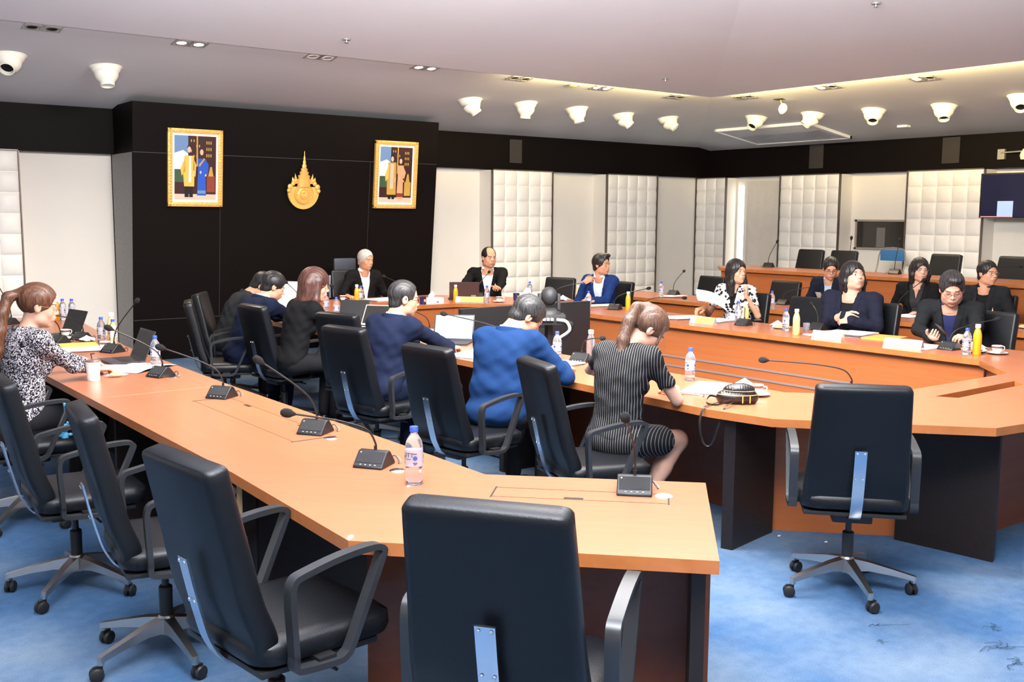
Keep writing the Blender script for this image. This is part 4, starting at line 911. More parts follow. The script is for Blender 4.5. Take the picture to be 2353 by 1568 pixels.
    C1.ell(P0, (.13*w, .10, .10)); C1.cone(P0, ch, .10*w, .105*w, .03, flat=((0, 1, 0), .8)); C1.cone(ch, nk-up2*.08, .11*w, .09*w, .03, flat=(fw2, .75))
    for s in (1, -1):
        C1.cone(sh[s], arms[s][0], .040, .034, .02)
    parts.append(C1)
    if legs:
        C2 = Field((-.34*w, -.15, .0), (.34*w, .62, seat+.15), .009 if bareleg else .014); rk = 1 if bareleg else .8
        for s in (1, -1): C2.cone((s*.085*w, .0, hipz), kn[s], .085*rk*w, .060*rk, .02); C2.cone(kn[s], kn[s]*.62+an[s]*.38+np.array([0, -.015, 0]), .056*rk, .052*rk, .02); C2.cone(kn[s]*.62+an[s]*.38+np.array([0, -.015, 0]), an[s], .052*rk, .032*rk, .02)
        parts.append(C2)
    sdf_object('body', parts, [sk, M_lip, M_eye, M_iris, HR[hc] if hc != 'grey' else HR['pepper']], t, cls)
    # ---- hair
    G = Field(hc_-.36*hs, hc_+.19*hs, hv*1.05) if hair in ('long', 'pony', 'bob', 'wavy') else Field(hc_-.14*hs, hc_+.15*hs, hv*1.05)
    def GE(c, r, k=.01, op='u'): G.ell(Hp(*c), np.array(r)*hs, k, H, op)
    def GK(a, b, r1, r2, k=.01, op='u', flat=None): G.cone(Hp(*a), Hp(*b), r1*hs, r2*hs, k, flat, op)
    hf = lambda v: H@np.array(v)
    if hair in ('short', 'side', 'thin', 'bald'):
        g = dict(short=.009, side=.012, thin=.006, bald=.006)[hair]; GE((0, -.016, .036), (.078+g, .099+g, .090+g))
        GE((0, -.046, -.040), (.064+g*.5, .052+g, .055), .02)
        if hair == 'side': GE((-.02, .045, .105), (.06, .055, .03), .02)
        if hair == 'bald': GE((0, .070, .075), (.056, .10, .085), .012, 's'); GE((0, .10, -.035), (.082, .085, .10), .01, 's')
        elif hair == 'thin': GE((0, .115, -.005), (.085, .085, .105), .012, 's'); GE((0, .085, -.075), (.082, .10, .090), .01, 's')
        else: GE((0, .115, -.015), (.083, .080, .090), .010, 's'); GE((0, .085, -.080), (.088, .095, .088), .01, 's')
        G.put(hc_-.2, hc_+.2, lambda p: -(((p-hc_)@H/hs)[..., 2]+.048-.38*((p-hc_)@H/hs)[..., 1])*hs, .008, 'i')
    elif hair in ('long', 'bob', 'wavy'):
        g = .014; GE((0, -.016, .036), (.078+g, .099+g, .090+g)); dn = H@np.array([0, 0, -1.]); Ln = dict(long=.26, bob=.15, wavy=.25)[hair]
        grav = nv(dn*.35+np.array([0, 0, -1.])*.65+(-fw2*.12))
        for s in (1, -1):
            a = Hp(s*.070, .012, .03); G.cone(a, a+grav*(Ln*.55)*hs+H@[s*.012, 0, 0], .026*hs, .030*hs, .02); a2 = a+grav*(Ln*.55)*hs+H@[s*.012, 0, 0]; G.cone(a2, a2+grav*Ln*.5*hs, .030*hs, .018*hs, .02)
            a = Hp(s*.055, -.055, .0); G.cone(a, a+grav*(Ln+.04)*hs, .045*hs, .035*hs, .03)
        a = Hp(0, -.075, .0); G.cone(a, a+grav*(Ln+.05)*hs, .055*hs, .045*hs, .03)
        if hair == 'wavy':
            for k_ in range(7): a = Hp(.06*math.sin(k_*2.1), -.07+.03*math.cos(k_*1.7), -.10-.03*k_*.8); G.ell(a, (.035*hs,)*3, .02)
        GE((0, .105, -.035), (.060, .070, .092), .012, 's'); GE((0, .10, -.10), (.052, .08, .07), .012, 's')
    elif hair == 'pony':
        g = .009; GE((0, -.016, .036), (.078+g, .099+g, .090+g)); GE((0, .110, -.020), (.080, .078, .100), .010, 's'); GE((0, .075, -.085), (.084, .085, .092), .01, 's')
        G.put(hc_-.2, hc_+.2, lambda p: -(((p-hc_)@H/hs)[..., 2]+.055-.15*((p-hc_)@H/hs)[..., 1])*hs, .008, 'i')
        tail = o.get('tail'); pr = Hp(*(o.get('tail0', (0, -.105, .065))))
        q = [pr]+[Hp(0, -.105, .065)+Wi@np.array(v) for v in tail]; rr = [.022, .030, .034, .032, .024, .012]
        for i in range(len(q)-1): G.cone(q[i], q[i+1], rr[min(i, 5)], rr[min(i+1, 5)], .02)
        if o.get('strands'): 
            for s in (1, -1): GK((s*.066, .040, .060), (s*.070, .070, -.03), .010, .007, .008); GK((s*.070, .070, -.03), (s*.060, .088, -.10), .007, .004, .006)
    # strand relief
    X = G.pts((slice(None),)*3); q = (X-hc_)@H/hs; G.f += ((.0011*np.sin(q[..., 0]*260+q[..., 2]*40)+.0008*np.sin(q[..., 0]*430-q[..., 1]*60))).astype(np.float32)*(1 if hair != 'bald' else .5)
    sdf_object('hair', [G], [HR[hc]], t)
    # ---- clothes
    kind = o.get('kind', 'jacket'); mj = o['m']; ms = o.get('shirt', mj); ext = nk[1]+.25
    A1 = [arms[s] for s in (1, -1)]; allp = np.array([a[0] for a in A1]+[a[1] for a in A1]+[nk, sh[1], sh[-1], P0+[.23*w, 0, 0], P0-[.23*w, 0, 0]]); lo = allp.min(0)-[.12, .19, .10]; hi = allp.max(0)+[.12, .12, .09]; lo[2] = min(lo[2], seat-.02); hi[1] = max(hi[1], ch[1]+.2)
    J = Field(lo, hi, cv); g = o.get('g', .0); bw = w*belly
    bust = .0
    J.ell(P0+[0, -.012, -.01], (.178*w+g, .128*bw+g, .115)); J.ell(P0+up1*.13*sc+[0, .01*bw, 0], (.158*bw+g, .122*bw+g, .15), .05, R1); J.ell(ch+up2*.035*sc, (.172*w+g, .118*w**.6+g, .165), .05, tw@R2)
    if female: 
        for s in (1, -1): J.ell(ch+up2*.03+fw2*.095+sxv*s*.06, (.058, .045, .055), .04)
    J.cone(sh[1]-up2*.02, sh[-1]-up2*.02, .058*sc, .058*sc, .06); J.ell(nk-up2*.13-fw2*.02, (.165*w+g, .100*w**.5+g, .12), .05, tw@R2)
    for s in (1, -1): J.cone(nk-up2*(.030)+sxv*s*.040, sh[s], .050 if not female else .036, .052*sc, .05)
    for s in (1, -1):
        el, wp, f_, n_, A = arms[s]; aw = (.88 if female else 1)*w**.7
        if o.get('sleeve', 'long') == 'short': m_ = sh[s]+(el-sh[s])*.62; J.cone(sh[s], m_, .057*aw*sc, .056*aw, .045); J.cone(sh[s]+(el-sh[s])*.64, sh[s]+(el-sh[s])*.95, .050*aw, .050*aw, .004, op='s')
        else:
            we = wp-(wp-el)*(.06 if kind == 'jacket' else .02); J.cone(sh[s], el, .058*aw*sc, .049*aw, .05); J.cone(el, we, .048*aw, .036*aw, .02)
    X = J.pts((slice(None),)*3); Xa = X-ch
    amp = o.get('wr', 1)*.0030; J.f += (amp*np.sin(X[..., 2]*46+X[..., 0]*22+2*np.sin(X[..., 1]*17))*np.sin(X[..., 0]*19+X[..., 1]*27+1.3)+amp*.7*np.sin(X[..., 2]*85-X[..., 1]*40)*np.sin(X[..., 0]*33)).astype(np.float32)
    if kind in ('jacket', 'vneck', 'shirt'):
        # front opening in chest frame
        B2 = tw@R2; q = Xa@B2; zt_ = float((nk-ch)@up2); zb = o.get('vz', -.06); wd = o.get('vw', .062)
        width = np.clip((q[..., 2]-zb)/(zt_-zb), 0, 1.2)*wd; front = q[..., 1] > .02
        if kind == 'jacket':
            lap = front & (np.abs(q[..., 0]) < width+.050*np.clip((q[..., 2]-zb)/.1, 0, 1)) & (q[..., 2] > zb) & (q[..., 2] < zt_+.03); J.f -= (lap*.0065).astype(np.float32)
        cut = np.abs(q[..., 0])-width; cut = np.where(front & (q[..., 2] > zb), cut, .05).astype(np.float32); J.f = np.maximum(J.f, -cut*1.0)
        if kind == 'jacket' and o.get('open'):     # open jacket below the lapels too
            cut = np.abs(q[..., 0])-(.012+.03*np.clip((zb-q[..., 2])/.2, 0, 1)); cut = np.where(front & (q[..., 2] <= zb), cut, .05).astype(np.float32); J.f = np.maximum(J.f, -cut)
    # neck hole
    J.cone(nk-up2*.030, nk+up2*.15, nr*1.22, nr*1.3, .008, op='s')
    if kind == 'jacket' or kind == 'vneck': J.cone(nk+fw2*.035, nk+fw2*.13+up2*.03, .044, .050, .006, op='s')
    # collar
    def ringf(Fd, c, nrm, R_, r_, tall, k=.004, frontcut=True):
        nrm = nv(nrm); c = np.array(c)
        def fn(p):
            q = p-c; hgt = q@nrm; rad = np.linalg.norm(q-hgt[..., None]*nrm, axis=-1); d_ = np.sqrt(np.maximum(np.abs(hgt)-tall, 0)**2+(rad-R_+hgt*.25)**2)-r_
            if frontcut: fy = q@fw2; fx = q@sxv; lim = (.0 if frontcut == 2 else .55*R_)-.0*fx; d_ = np.maximum(d_, (fy-lim-.8*(tall-hgt)*(frontcut != 2))*.8)
            return d_
        Fd.put(c-R_-tall-.02, c+R_+tall+.02, fn, k)
    if kind == 'jacket':
        Jc = Field(nk-.13, nk+.13, max(.0042, hv)); ringf(Jc, nk-up2*.012-fw2*.016, up2-fw2*.28, nr*1.34, .0075, .018, frontcut=2); sdf_object('jacket_collar', [Jc], [mj], t)
    jk = sdf_object({'jacket': 'jacket', 'vneck': 'blouse', 'shirt': 'shirt', 'dress': 'dress'}[kind], [J], [mj], t)
    if kind == 'jacket' or o.get('under'):
        U = Field(ch-[.17*w, .17, .33], np.array([.17*w, max(nk[1], ch[1])+.2, nk[2]+.06]), min(cv, .009)); s_ = -.008
        U.ell(P0+up1*.13*sc+[0, .01*bw, 0], (.150*bw, .114*bw, .15), .05, R1); U.ell(ch+up2*.035*sc, (.150*w, .110*w**.6, .155), .05, tw@R2)
        if female:
            for s in (1, -1): U.ell(ch+up2*.03+fw2*.088+sxv*s*.06, (.055, .042, .052), .04)
        U.cone(nk-up2*.045+sxv*.05, nk-up2*.045-sxv*.05, .05, .05, .04)
        if not o.get('closed_neck'):
            B2 = tw@R2; X = U.pts((slice(None),)*3); q = (X-ch)@B2; zt_ = float((nk-ch)@up2); z0_ = o.get('sv', zt_-.075); wd_ = np.clip((q[..., 2]-z0_)/(zt_-z0_), 0, 1.3)*.034
            cut = np.where((q[..., 1] > .02) & (q[..., 2] > z0_), np.abs(q[..., 0])-wd_, .05).astype(np.float32); U.f = np.maximum(U.f, -cut)
        U.cone(nk-up2*.030, nk+up2*.15, nr*1.10, nr*1.2, .006, op='s')
        uo = sdf_object('shirt', [U], [ms], t)
        if ms != mj and kind == 'jacket' and not female and not o.get('nocollar'): Uc = Field(nk-.12, nk+.12, max(.0038, hv*.95)); ringf(Uc, nk+up2*.006-fw2*.006, up2-fw2*.32, nr*1.15, .0048, .020); sdf_object('shirt_collar', [Uc], [ms], t)
        if o.get('cuffs', True) and ms != mj:
            m = MB()
            for s in (1, -1):
                el, wp, f_, n_, A = arms[s]
                if A.get('hide'): continue
                d_ = nv(wp-el); m.tube([Vector(wp-d_*.035), Vector(wp-d_*.002)], .0335*(.88 if female else 1), ms, 16)
                m.build('shirt_cuff', t); m = MB()
    # ---- trousers or skirt, shoes
    if legs:
        Q = Field((-.36*w, -.20, .05), (.36*w, .62, seat+.17), max(cv, .012))
        if bareleg:
            Q.ell(P0+[0, .02, -.03], (.185*w, .16, .11)); 
            for s in (1, -1): e_ = np.array([s*.085*w, 0, hipz])*.38+kn[s]*.62; Q.cone((s*.085*w, 0, hipz), e_, .105*w, .088, .04)
            Q.cone(np.array([0, .05, hipz]), np.array([0, .22, seat+.05]), .09, .08, .05); sdf_object('skirt', [Q], [mj], t)
        else:
            Q.ell(P0+[0, .0, -.04], (.175*w, .13*bw, .09))
            for s in (1, -1): Q.cone((s*.085*w, 0, hipz), kn[s], .092*w, .070, .03); Q.cone(kn[s], an[s]+[0, 0, .02], .068, .052, .02)
            sdf_object('trousers', [Q], [o.get('trousers', mj if kind == 'jacket' else cloth('trousers_black', (.012, .012, .014)))], t)
        Sh = []
        for s in (1, -1):
            Fq = Field(an[s]+[-.07, -.08, -.10], an[s]+[.07, .24, .05], .007); b0 = an[s]*[1, 1, 0]; Fq.cone(b0+[0, -.02, .045], b0+[0, .14, .032], .040, .036, .02, flat=((0, 0, 1), .75)); Fq.cone(an[s]+[0, 0, -.03], b0+[0, .0, .05], .036, .04, .02); Sh.append(Fq)
            sdf_object('shoe', [Fq], [mat('shoe_leather', (.012, .010, .010), .3)], t)
    # ---- glasses
    if glasses:
        gm = mat('glasses_'+glasses, dict(black=(.01, .01, .012), gold=(.55, .36, .20), red=(.20, .03, .04), silver=(.5, .5, .52))[glasses], .3, 0 if glasses in ('black', 'red') else .9); m = MB(); hr = .0011*hs if glasses in ('gold', 'silver') else .0016*hs
        for s in (1, -1):
            ring = [Hp(s*.032+.0225*math.cos(a), .0985-.10*abs(.0225*math.cos(a)*0)-(abs(s*.032+.0225*math.cos(a))**2)*3.0, -.002+.0165*math.sin(a)) for a in [2*PI*i/18 for i in range(19)]]
            m.tube([Vector(p) for p in ring], hr, gm, 6); m.tube([Vector(Hp(s*.054, .088, .003)), Vector(Hp(s*.076, .07, .004)), Vector(Hp(s*.083, -.012, .004)), Vector(Hp(s*.082, -.030, -.008))], hr, gm, 6)
        m.tube([Vector(Hp(-.010, .098, .001)), Vector(Hp(0, .100, .003)), Vector(Hp(.010, .098, .001))], hr, gm, 6); m.build('glasses', t, fix=False)
    if o.get('earloop'):
        m = MB()
        for s in (1, -1): m.tube([Vector(Hp(s*.084, -.008+.015*math.cos(a), -.002+.024*math.sin(a))) for a in [2*PI*i/16 for i in range(17)]], .0026, M_whitep, 6)
        m.build('ear_loop', t, fix=False)
    t['_hc'] = [float(v) for v in hc_]; del t['_hc']
    return t, dict(hc=hc_, H=H, Hp=Hp, nk=nk, ch=ch, up2=up2, fw2=fw2, sxv=sxv, arms=arms, R2=tw@R2)
# ================================================================ PEOPLE
navy = cloth('suit_navy', (.007, .011, .030)); blue = cloth('suit_blue', (.007, .027, .092)); black = cloth('suit_black', (.007, .007, .008)); dnavy = cloth('suit_midnight', (.010, .011, .022)); dgrey = cloth('jacket_charcoal', (.018, .020, .022))
charc = cloth('suit_charcoal', (.012, .013, .015)); wsh = cloth('shirt_white', (.80, .80, .82), .7); lsh = cloth('shirt_pale_blue', (.55, .66, .85), .7); bsh = cloth('shirt_black', (.008, .008, .009)); nsh = cloth('shirt_navy', (.018, .022, .075))
trb = cloth('trousers_black', (.012, .012, .014)); bjk = cloth('jacket_bright_blue', (.010, .028, .12))
UPN = (0, 0, 1)
PP = {}
def man(key, *a, **k): PP[key] = person(*a, **k); return PP[key]
# 1 ponytailed woman in tweed (near-left desk)
man('tweed', 'woman with a long brown ponytail and glasses in black and white tweed, writing', 1.27, 6.44, 14, face=-8, pitch=.20, lean=.05, lean2=.16, female=True, skin='fair', hair='pony', hc='brown', hv=.0034, cv=.008, glasses='gold', w=.90, sc=1.02, head_sc=1.0,
    R=dict(p=(1.74, 6.60, .795), f=(.93, .35, -.12), n=(.1, 0, 1), curl=.42, hint=(.6, -.2, -.7)), L=dict(p=(1.76, 6.86, .80), f=(.95, .15, -.15), n=(0, 0, 1), curl=.4, hint=(-.6, -.2, -.7)),
    outfit=dict(m=cloth('tweed', (.012, .010, .014), .95, 'tweed', (.50, .47, .49)), shirt=wsh, vz=.05, vw=.05, tail=[(-.07, -.01, -.03), (-.11, -.03, -.12), (-.13, -.05, -.22), (-.145, -.06, -.33), (-.15, -.06, -.40)], trousers=trb, sv=.12))
# 2..7 six people along the inner-ring desk, facing right
man('far', 'far man in a dark grey jacket bending over the desk', 3.60, 9.24, -14, face=-28, pitch=.75, lean=.35, lean2=.35, skin='tan', hair='short', hc='black', hv=.0042, cv=.010, glasses='black', eyes=False,
    R=dict(p=(4.22, 8.85, .80), f=(.8, -.1, -.3), curl=.6), L=dict(p=(4.30, 9.2, .80), f=(.9, -.2, -.2)), outfit=dict(m=dgrey, shirt=dgrey, vz=.13, vw=.03, trousers=trb, cuffs=False))
man('navy', 'black-haired man in a navy suit stooping over white papers', 3.42, 8.40, 6, face=-12, pitch=.42, lean=.32, lean2=.30, skin='mid', hair='short', hc='black', hv=.0038, cv=.009, eyes=False, w=1.1,
    R=dict(p=(4.10, 8.45, .80), f=(.95, .2, -.1), curl=.5), L=dict(p=(4.12, 8.75, .80), f=(.95, 0, -.1), curl=.4), outfit=dict(m=navy, shirt=wsh, vz=.0, trousers=navy))
man('long', 'woman with long wavy reddish-brown hair in a black jacket, side view', 3.55, 7.70, 4, face=-20, pitch=.20, lean=.22, lean2=.22, female=True, skin='fair', hair='wavy', hc='red', hv=.0038, cv=.009, glasses='gold', w=.9, head_sc=1.08,
    R=dict(p=(4.16, 7.50, .80), f=(.95, .2, -.1), curl=.5), L=dict(p=(4.2, 7.9, .80), f=(.95, 0, -.1), curl=.4), outfit=dict(m=black, shirt=bsh, vz=.0, trousers=trb))
man('mask', 'man in a navy suit with glasses and a white ear loop, seen from behind', 3.47, 6.10, 14, face=-20, pitch=.16, lean=.20, lean2=.25, skin='mid', hair='thin', hc='pepper', hv=.0036, cv=.0085, glasses='black', w=1.05,
    R=dict(p=(4.12, 6.18, .80), f=(.85, .45, -.15), n=(0, 0, 1), curl=.45, hint=(1, -.3, -.5)), L=dict(p=(4.10, 6.55, .80), f=(.95, 0, -.1), curl=.4), outfit=dict(m=navy, shirt=wsh, vz=.0, trousers=navy, cuffs=False, g=.006, earloop=True))
man('blue', 'stout man in a bright blue suit with greying hair, head bowed over his papers', 3.63, 4.96, 20, face=-22, pitch=.72, lean=.16, lean2=.34, skin='mid', hair='short', hc='pepper', hv=.0032, cv=.0075, w=1.12, belly=1.12, eyes=False, head_sc=1.02,
    R=dict(p=(4.12, 4.92, .815), f=(.86, .30, -.25), n=(.1, -.1, 1), curl=.5, hint=(.9, -.5, -.6), thumb=.7), L=dict(p=(4.30, 5.50, .80), f=(.9, .1, -.15), curl=.4), outfit=dict(m=blue, shirt=wsh, vz=.02, trousers=trb, g=.006))
man('stripe', 'woman with a light brown ponytail in a short-sleeved pinstriped dress', 3.74, 4.02, 12, face=-26, pitch=.80, lean=.10, lean2=.30, female=True, skin='fair', hair='pony', hc='light', hv=.0032, cv=.0075, w=.92, eyes=False,
    R=dict(p=(4.19, 4.02, .79), f=(.45, .9, .0), n=(0, 0, 1), curl=.5, hint=(.8, -.1, -1)), L=dict(p=(4.13, 4.50, .79), f=(.9, -.3, -.1), curl=.45, hint=(-1, -.3, -.3)),
    outfit=dict(kind='dress', m=cloth('pinstripe', (.010, .010, .012), .8, 'pinstripe', (.24, .235, .22)), sleeve='short', skirt=True, strands=True, tail0=(0, -.10, .085), tail=[(-.045, .01, .0), (-.10, .01, -.07), (-.15, .0, -.17), (-.19, -.02, -.27), (-.205, -.03, -.32)], legpose={1: ((.13, .42, .50), (.07, .16, .14)), -1: ((-.10, .42, .51), (-.10, .20, .14))}))
# 8 chairman, 9 laptop man, 10 blue jacket man
man('chair', 'grey-haired chairman in a black suit and white shirt before the dark wall', 6.18, 11.29, 262, face=283, pitch=.10, lean=.06, lean2=.08, skin='tan', hair='short', hc='grey', hv=.0042, cv=.010, legs=True,
    R=dict(p=(5.80, 10.98, .80), f=(.2, -.9, -.1)), L=dict(p=(6.42, 10.98, .80), f=(-.2, -.9, -.1)), outfit=dict(m=black, shirt=wsh, vz=-.16, vw=.075, trousers=trb))
man('lap', 'balding man in a black jacket and open white shirt behind a laptop', 7.87, 10.97, 232, face=262, pitch=.04, lean=.04, lean2=.10, skin='mid', hair='bald', hc='black', hv=.0042, cv=.010, w=1.18, head_sc=1.08, glasses='silver',
    R=dict(p=(7.22, 10.70, .81), f=(-.8, -.5, -.1)), L=dict(p=(7.62, 10.38, .83), f=(-.6, -.4, .2), n=(0, -.5, .8), curl=.9), outfit=dict(m=black, shirt=wsh, vz=-.20, vw=.09, trousers=trb, open=True))
man('chin', 'man in a bright blue jacket and glasses resting his chin on his hand', 8.25, 9.12, 205, face=284, pitch=-.02, lean=.22, lean2=.10, skin='tan', hair='side', hc='black', hv=.0040, cv=.009, glasses='gold',
    R=dict(p=(7.98, 9.17, .985), f=(.42, -.60, .42), n=(-.9, -.2, .4), curl=.75, hint=(.3, .6, -1)), L=dict(p=(7.78, 8.82, .80), f=(-.3, .9, 0)), outfit=dict(m=bjk, shirt=lsh, vz=-.2, vw=.085, trousers=trb, open=True))
# first row on the right
man('spot', 'long-haired woman in a black and white patterned blouse, fist under chin', 8.28, 7.06, 196, face=262, pitch=-.08, lean=.18, lean2=.10, female=True, skin='mid', hair='long', hc='black', hv=.0036, cv=.008, glasses='gold', w=.95,
    L=dict(p=(8.05, 6.78, .985), f=(.05, -.05, .95), n=(.6, -.7, .2), curl=1.5, hint=(-.6, .5, -1)), R=dict(p=(7.86, 7.16, .84), f=(-.7, .2, -.1), n=(0, 0, 1), curl=.6),
    outfit=dict(kind='vneck', m=cloth('blouse_pattern', (.015, .014, .015), .8, 'blobs', (.85, .84, .84)), under=True, shirt=bsh, sleeve='short', vz=-.02, vw=.06, trousers=trb, cuffs=False))
man('folded', 'broad woman with short black hair in a midnight blazer, arms folded', 8.16, 5.62, 190, face=246, pitch=-.22, lean=.02, lean2=.06, female=False, skin='fair', hair='bob', hc='black', hv=.0036, cv=.008, w=1.32, belly=1.15, head_sc=1.08,
    R=dict(p=(7.86, 5.50, .90), f=(-.05, -.9, -.25), n=(-.9, 0, .45), curl=.35, hint=(1, -.4, -.9)), L=dict(p=(7.84, 5.42, .865), f=(.0, .92, -.1), n=(-.8, 0, .6), curl=.3, hint=(-1, -.4, -.9)), outfit=dict(m=dnavy, shirt=bsh, vz=-.18, vw=.075, trousers=trb, cuffs=False, nocollar=True))
man('phone', 'man in a charcoal jacket and red glasses looking down at a phone', 8.20, 4.66, 200, face=214, pitch=.42, roll=.05, lean=.20, lean2=.16, skin='fair', hair='side', hc='pepper', hv=.0034, cv=.008, glasses='red', w=1.2, eyes=False, head_sc=1.12,
    R=dict(p=(7.66, 4.52, .80), f=(-.75, -.55, .15), n=(-.2, .3, -.9), curl=.7, hint=(1, 0, -.6)), L=dict(p=(7.66, 4.20, .81), f=(-.7, .6, .12), n=(.2, -.5, .7), curl=.6, hint=(-1, 0, -.6)), outfit=dict(m=charc, shirt=nsh, vz=-.12, vw=.07, trousers=trb, cuffs=False))
# second row on the right
man('young', 'young man in a dark suit looking down at his phone in the second row', 10.18, 7.28, 192, face=222, pitch=.36, lean=.14, lean2=.16, skin='mid', hair='short', hc='black', hv=.0042, cv=.010, glasses='black', eyes=False,
    R=dict(p=(9.78, 7.36, .80), f=(-.8, -.2, 0), curl=.5), L=dict(p=(9.80, 7.06, .83), f=(-.7, .5, .2), curl=.6), outfit=dict(m=cloth('suit_ink', (.008, .011, .020)), shirt=cloth('shirt_grey_blue', (.35, .42, .52)), vz=-.1, trousers=trb, cuffs=False))
man('bobw', 'woman with a straight black bob and glasses in a black suit, second row', 10.14, 6.17, 196, face=232, pitch=.02, lean=.06, lean2=.08, female=True, skin='fair', hair='bob', hc='black', hv=.0042, cv=.010, glasses='silver', w=.98,
    R=dict(p=(9.85, 6.30, .78), f=(-.5, -.6, 0)), L=dict(p=(9.85, 5.95, .78), f=(-.5, .6, 0)), outfit=dict(m=black, shirt=cloth('shirt_sheer', (.028, .026, .028)), vz=-.2, vw=.09, trousers=trb, cuffs=False, sv=.05))
man('badge', 'man in glasses and a black blazer with an orange badge, second row right', 10.10, 5.41, 196, face=250, pitch=.0, lean=.05, lean2=.08, skin='mid', hair='short', hc='black', hv=.0040, cv=.010, glasses='silver', w=1.05,
    R=dict(p=(9.85, 5.50, .78), f=(-.5, -.6, 0)), L=dict(p=(9.85, 5.10, .78), f=(-.5, .6, 0)), outfit=dict(m=charc, shirt=bsh, vz=-.15, trousers=trb, cuffs=False))
# ================================================================ THINGS ON THE DESKS
M_pet = mat('clear_pet', (.93, .95, 1.0), .06, trans=.92, ior=1.20, spec=.5)
M_water = mat('bottle_water', (.86, .90, .98), .05, trans=.9, ior=1.28)
M_bcap = mat('blue_cap', (.03, .08, .62), .4); M_wcap = mat('white_cap', (.88, .88, .86), .4)
M_oj = mat('orange_juice', (.90, .38, .015), .3, coat=.4); M_tea = mat('pale_tea', (.74, .55, .20), .25, coat=.5, alpha=1); M_lab = mat('bottle_label', (.80, .82, .90), .5); M_labb = mat('label_blue', (.05, .10, .40), .5); M_ink = mat('black_print', (.03, .03, .06), .6)
def bent_text(txt, size, r, zc, parent, m, a0=0, name='label_text'):
    cu = bpy.data.curves.new('t', 'FONT'); cu.body = txt; cu.size = size; cu.align_x = 'CENTER'; cu.align_y = 'CENTER'; cu.extrude = .0002; cu.resolution_u = 3
    ob = bpy.data.objects.new('t', cu); C.objects.link(ob); bpy.context.view_layer.update(); me = bpy.data.meshes.new_from_object(ob.evaluated_get(bpy.context.evaluated_depsgraph_get())); bpy.data.objects.remove(ob)
    for v in me.vertices:
        if r: a = a0+v.co.x/r; rr = r+v.co.z; v.co = Vector((rr*math.sin(a), -rr*math.cos(a), zc+v.co.y))
    me.materials.clear(); me.materials.append(m)
    for p in me.polygons: p.material_index = 0
    return link(name, me, parent)
def make_water(label, group):
    t = thing('water_bottle', label, 'bottle', group=group); r = .031
    m = MB(); m.lathe([(0, .004), (.024, 0), (r, .006), (r, .035), (r-.0015, .038), (r, .041), (r, .055), (r-.0015, .058), (r, .061), (r, .130), (r-.001, .142), (.026, .158), (.017, .172), (.0125, .180), (.0125, .190)], M_water, 24); m.build('bottle_body', t, sharp=60)
    m = MB(); m.lathe([(.0135, .186), (.0148, .187), (.0148, .203), (.0135, .205), (0, .205)], M_bcap, 20); m.build('cap', t)
    m = MB(); m.lathe([(r+.0004, .068), (r+.0006, .070), (r+.0006, .122), (r+.0004, .124)], mat('clear_label', (.90, .88, .95), .4, trans=.5, alpha=.75), 24)
    m.build('label', t, fix=False)
    m = MB()
    for k in range(4):   # printed marks round the label
        a = k*PI/2+.3; R_ = rotz(a)
        for z, w_ in ((.112, .012), (.080, .015), (.075, .010)): m.add([R_@Vector((r+.001, -w_/2, z)), R_@Vector((r+.001, w_/2, z)), R_@Vector((r+.001, w_/2, z+.003)), R_@Vector((r+.001, -w_/2, z+.003))], [(0, 1, 2, 3)], M_ink)
        m.lathe([(0, 0), (.008, 0)], M_labb, 10, R_@TR(r+.0012, 0, .098)@Matrix.Rotation(PI/2, 4, 'Y'))
    m.build('label_print', t, fix=False); return t
def make_juice(label, group, liquid, name='juice_bottle', level=.14, cat='bottle'):
    t = thing(name, label, cat, group=group); r = .0265
    m = MB(); m.lathe([(0, .002), (r-.004, 0), (r, .006), (r, .120), (r-.002, .135), (.017, .160), (.013, .168), (.013, .176)], liquid, 20); m.build('bottle_body', t, sharp=60)
    m = MB(); m.lathe([(.016, .172), (.0165, .173), (.0165, .194), (.015, .196), (0, .196)], M_wcap, 18); m.build('cap', t)
    return t
WB = OJ = TE = None
def water(x, y, label, z=T, rz=0, sc=1):
    global WB
    if WB is None: WB = make_water(label, 'clear water bottles with blue caps'); o = WB; o.location = (x, y, z); o.rotation_euler = (0, 0, rz)
    else: o = clone(WB, (x, y, z), rz, label)
    o.scale = (sc, sc, sc); return o
def juice(x, y, label, z=T, sc=1):
    global OJ
    if OJ is None: OJ = make_juice(label, 'orange juice bottles with white caps', M_oj); o = OJ; o.location = (x, y, z)
    else: o = clone(OJ, (x, y, z), 0, label)
    o.scale = (sc, sc, sc); return o
def tea(x, y, label, z=T, sc=1):
    global TE
    if TE is None: TE = make_juice(label, 'pale tea bottles with white caps', M_tea, 'tea_bottle'); o = TE; o.location = (x, y, z)
    else: o = clone(TE, (x, y, z), 0, label)
    o.scale = (sc, sc, sc); return o
wb = water(1.976, 3.225, 'large-looking water bottle with a blue cap standing alone on the nearest desk', rz=.84, sc=1.08)
bent_text('UTT', .022, .0322, .108, wb, M_ink, a0=math.radians(-118)); bent_text('WATER', .006, .0322, .094, wb, M_ink, a0=math.radians(-118))
water(2.174, 6.815, 'water bottle with a blue cap beside the upright open laptop, near left desk')
water(2.235, 8.30, 'left one of two water bottles beside the tall tea bottle at far left')
water(2.262, 8.08, 'right one of two water bottles beside the tall tea bottle at far left')
water(2.43, 10.30, 'left one of two far water bottles behind the ponytailed woman laptop')
water(2.50, 10.25, 'right one of two far water bottles behind the ponytailed woman laptop')
water(4.566, 5.525, 'water bottle in front of the stooping man in bright blue')
water(4.663, 4.35, 'water bottle beyond the pinstriped woman papers')
water(6.952, 9.706, 'water bottle right of the orange name plate of the laptop man')
water(7.86, 10.06, 'water bottle behind the greying head, by the empty corner chair')
water(7.387, 8.41, 'water bottle left of the papers of the man with hand on chin')
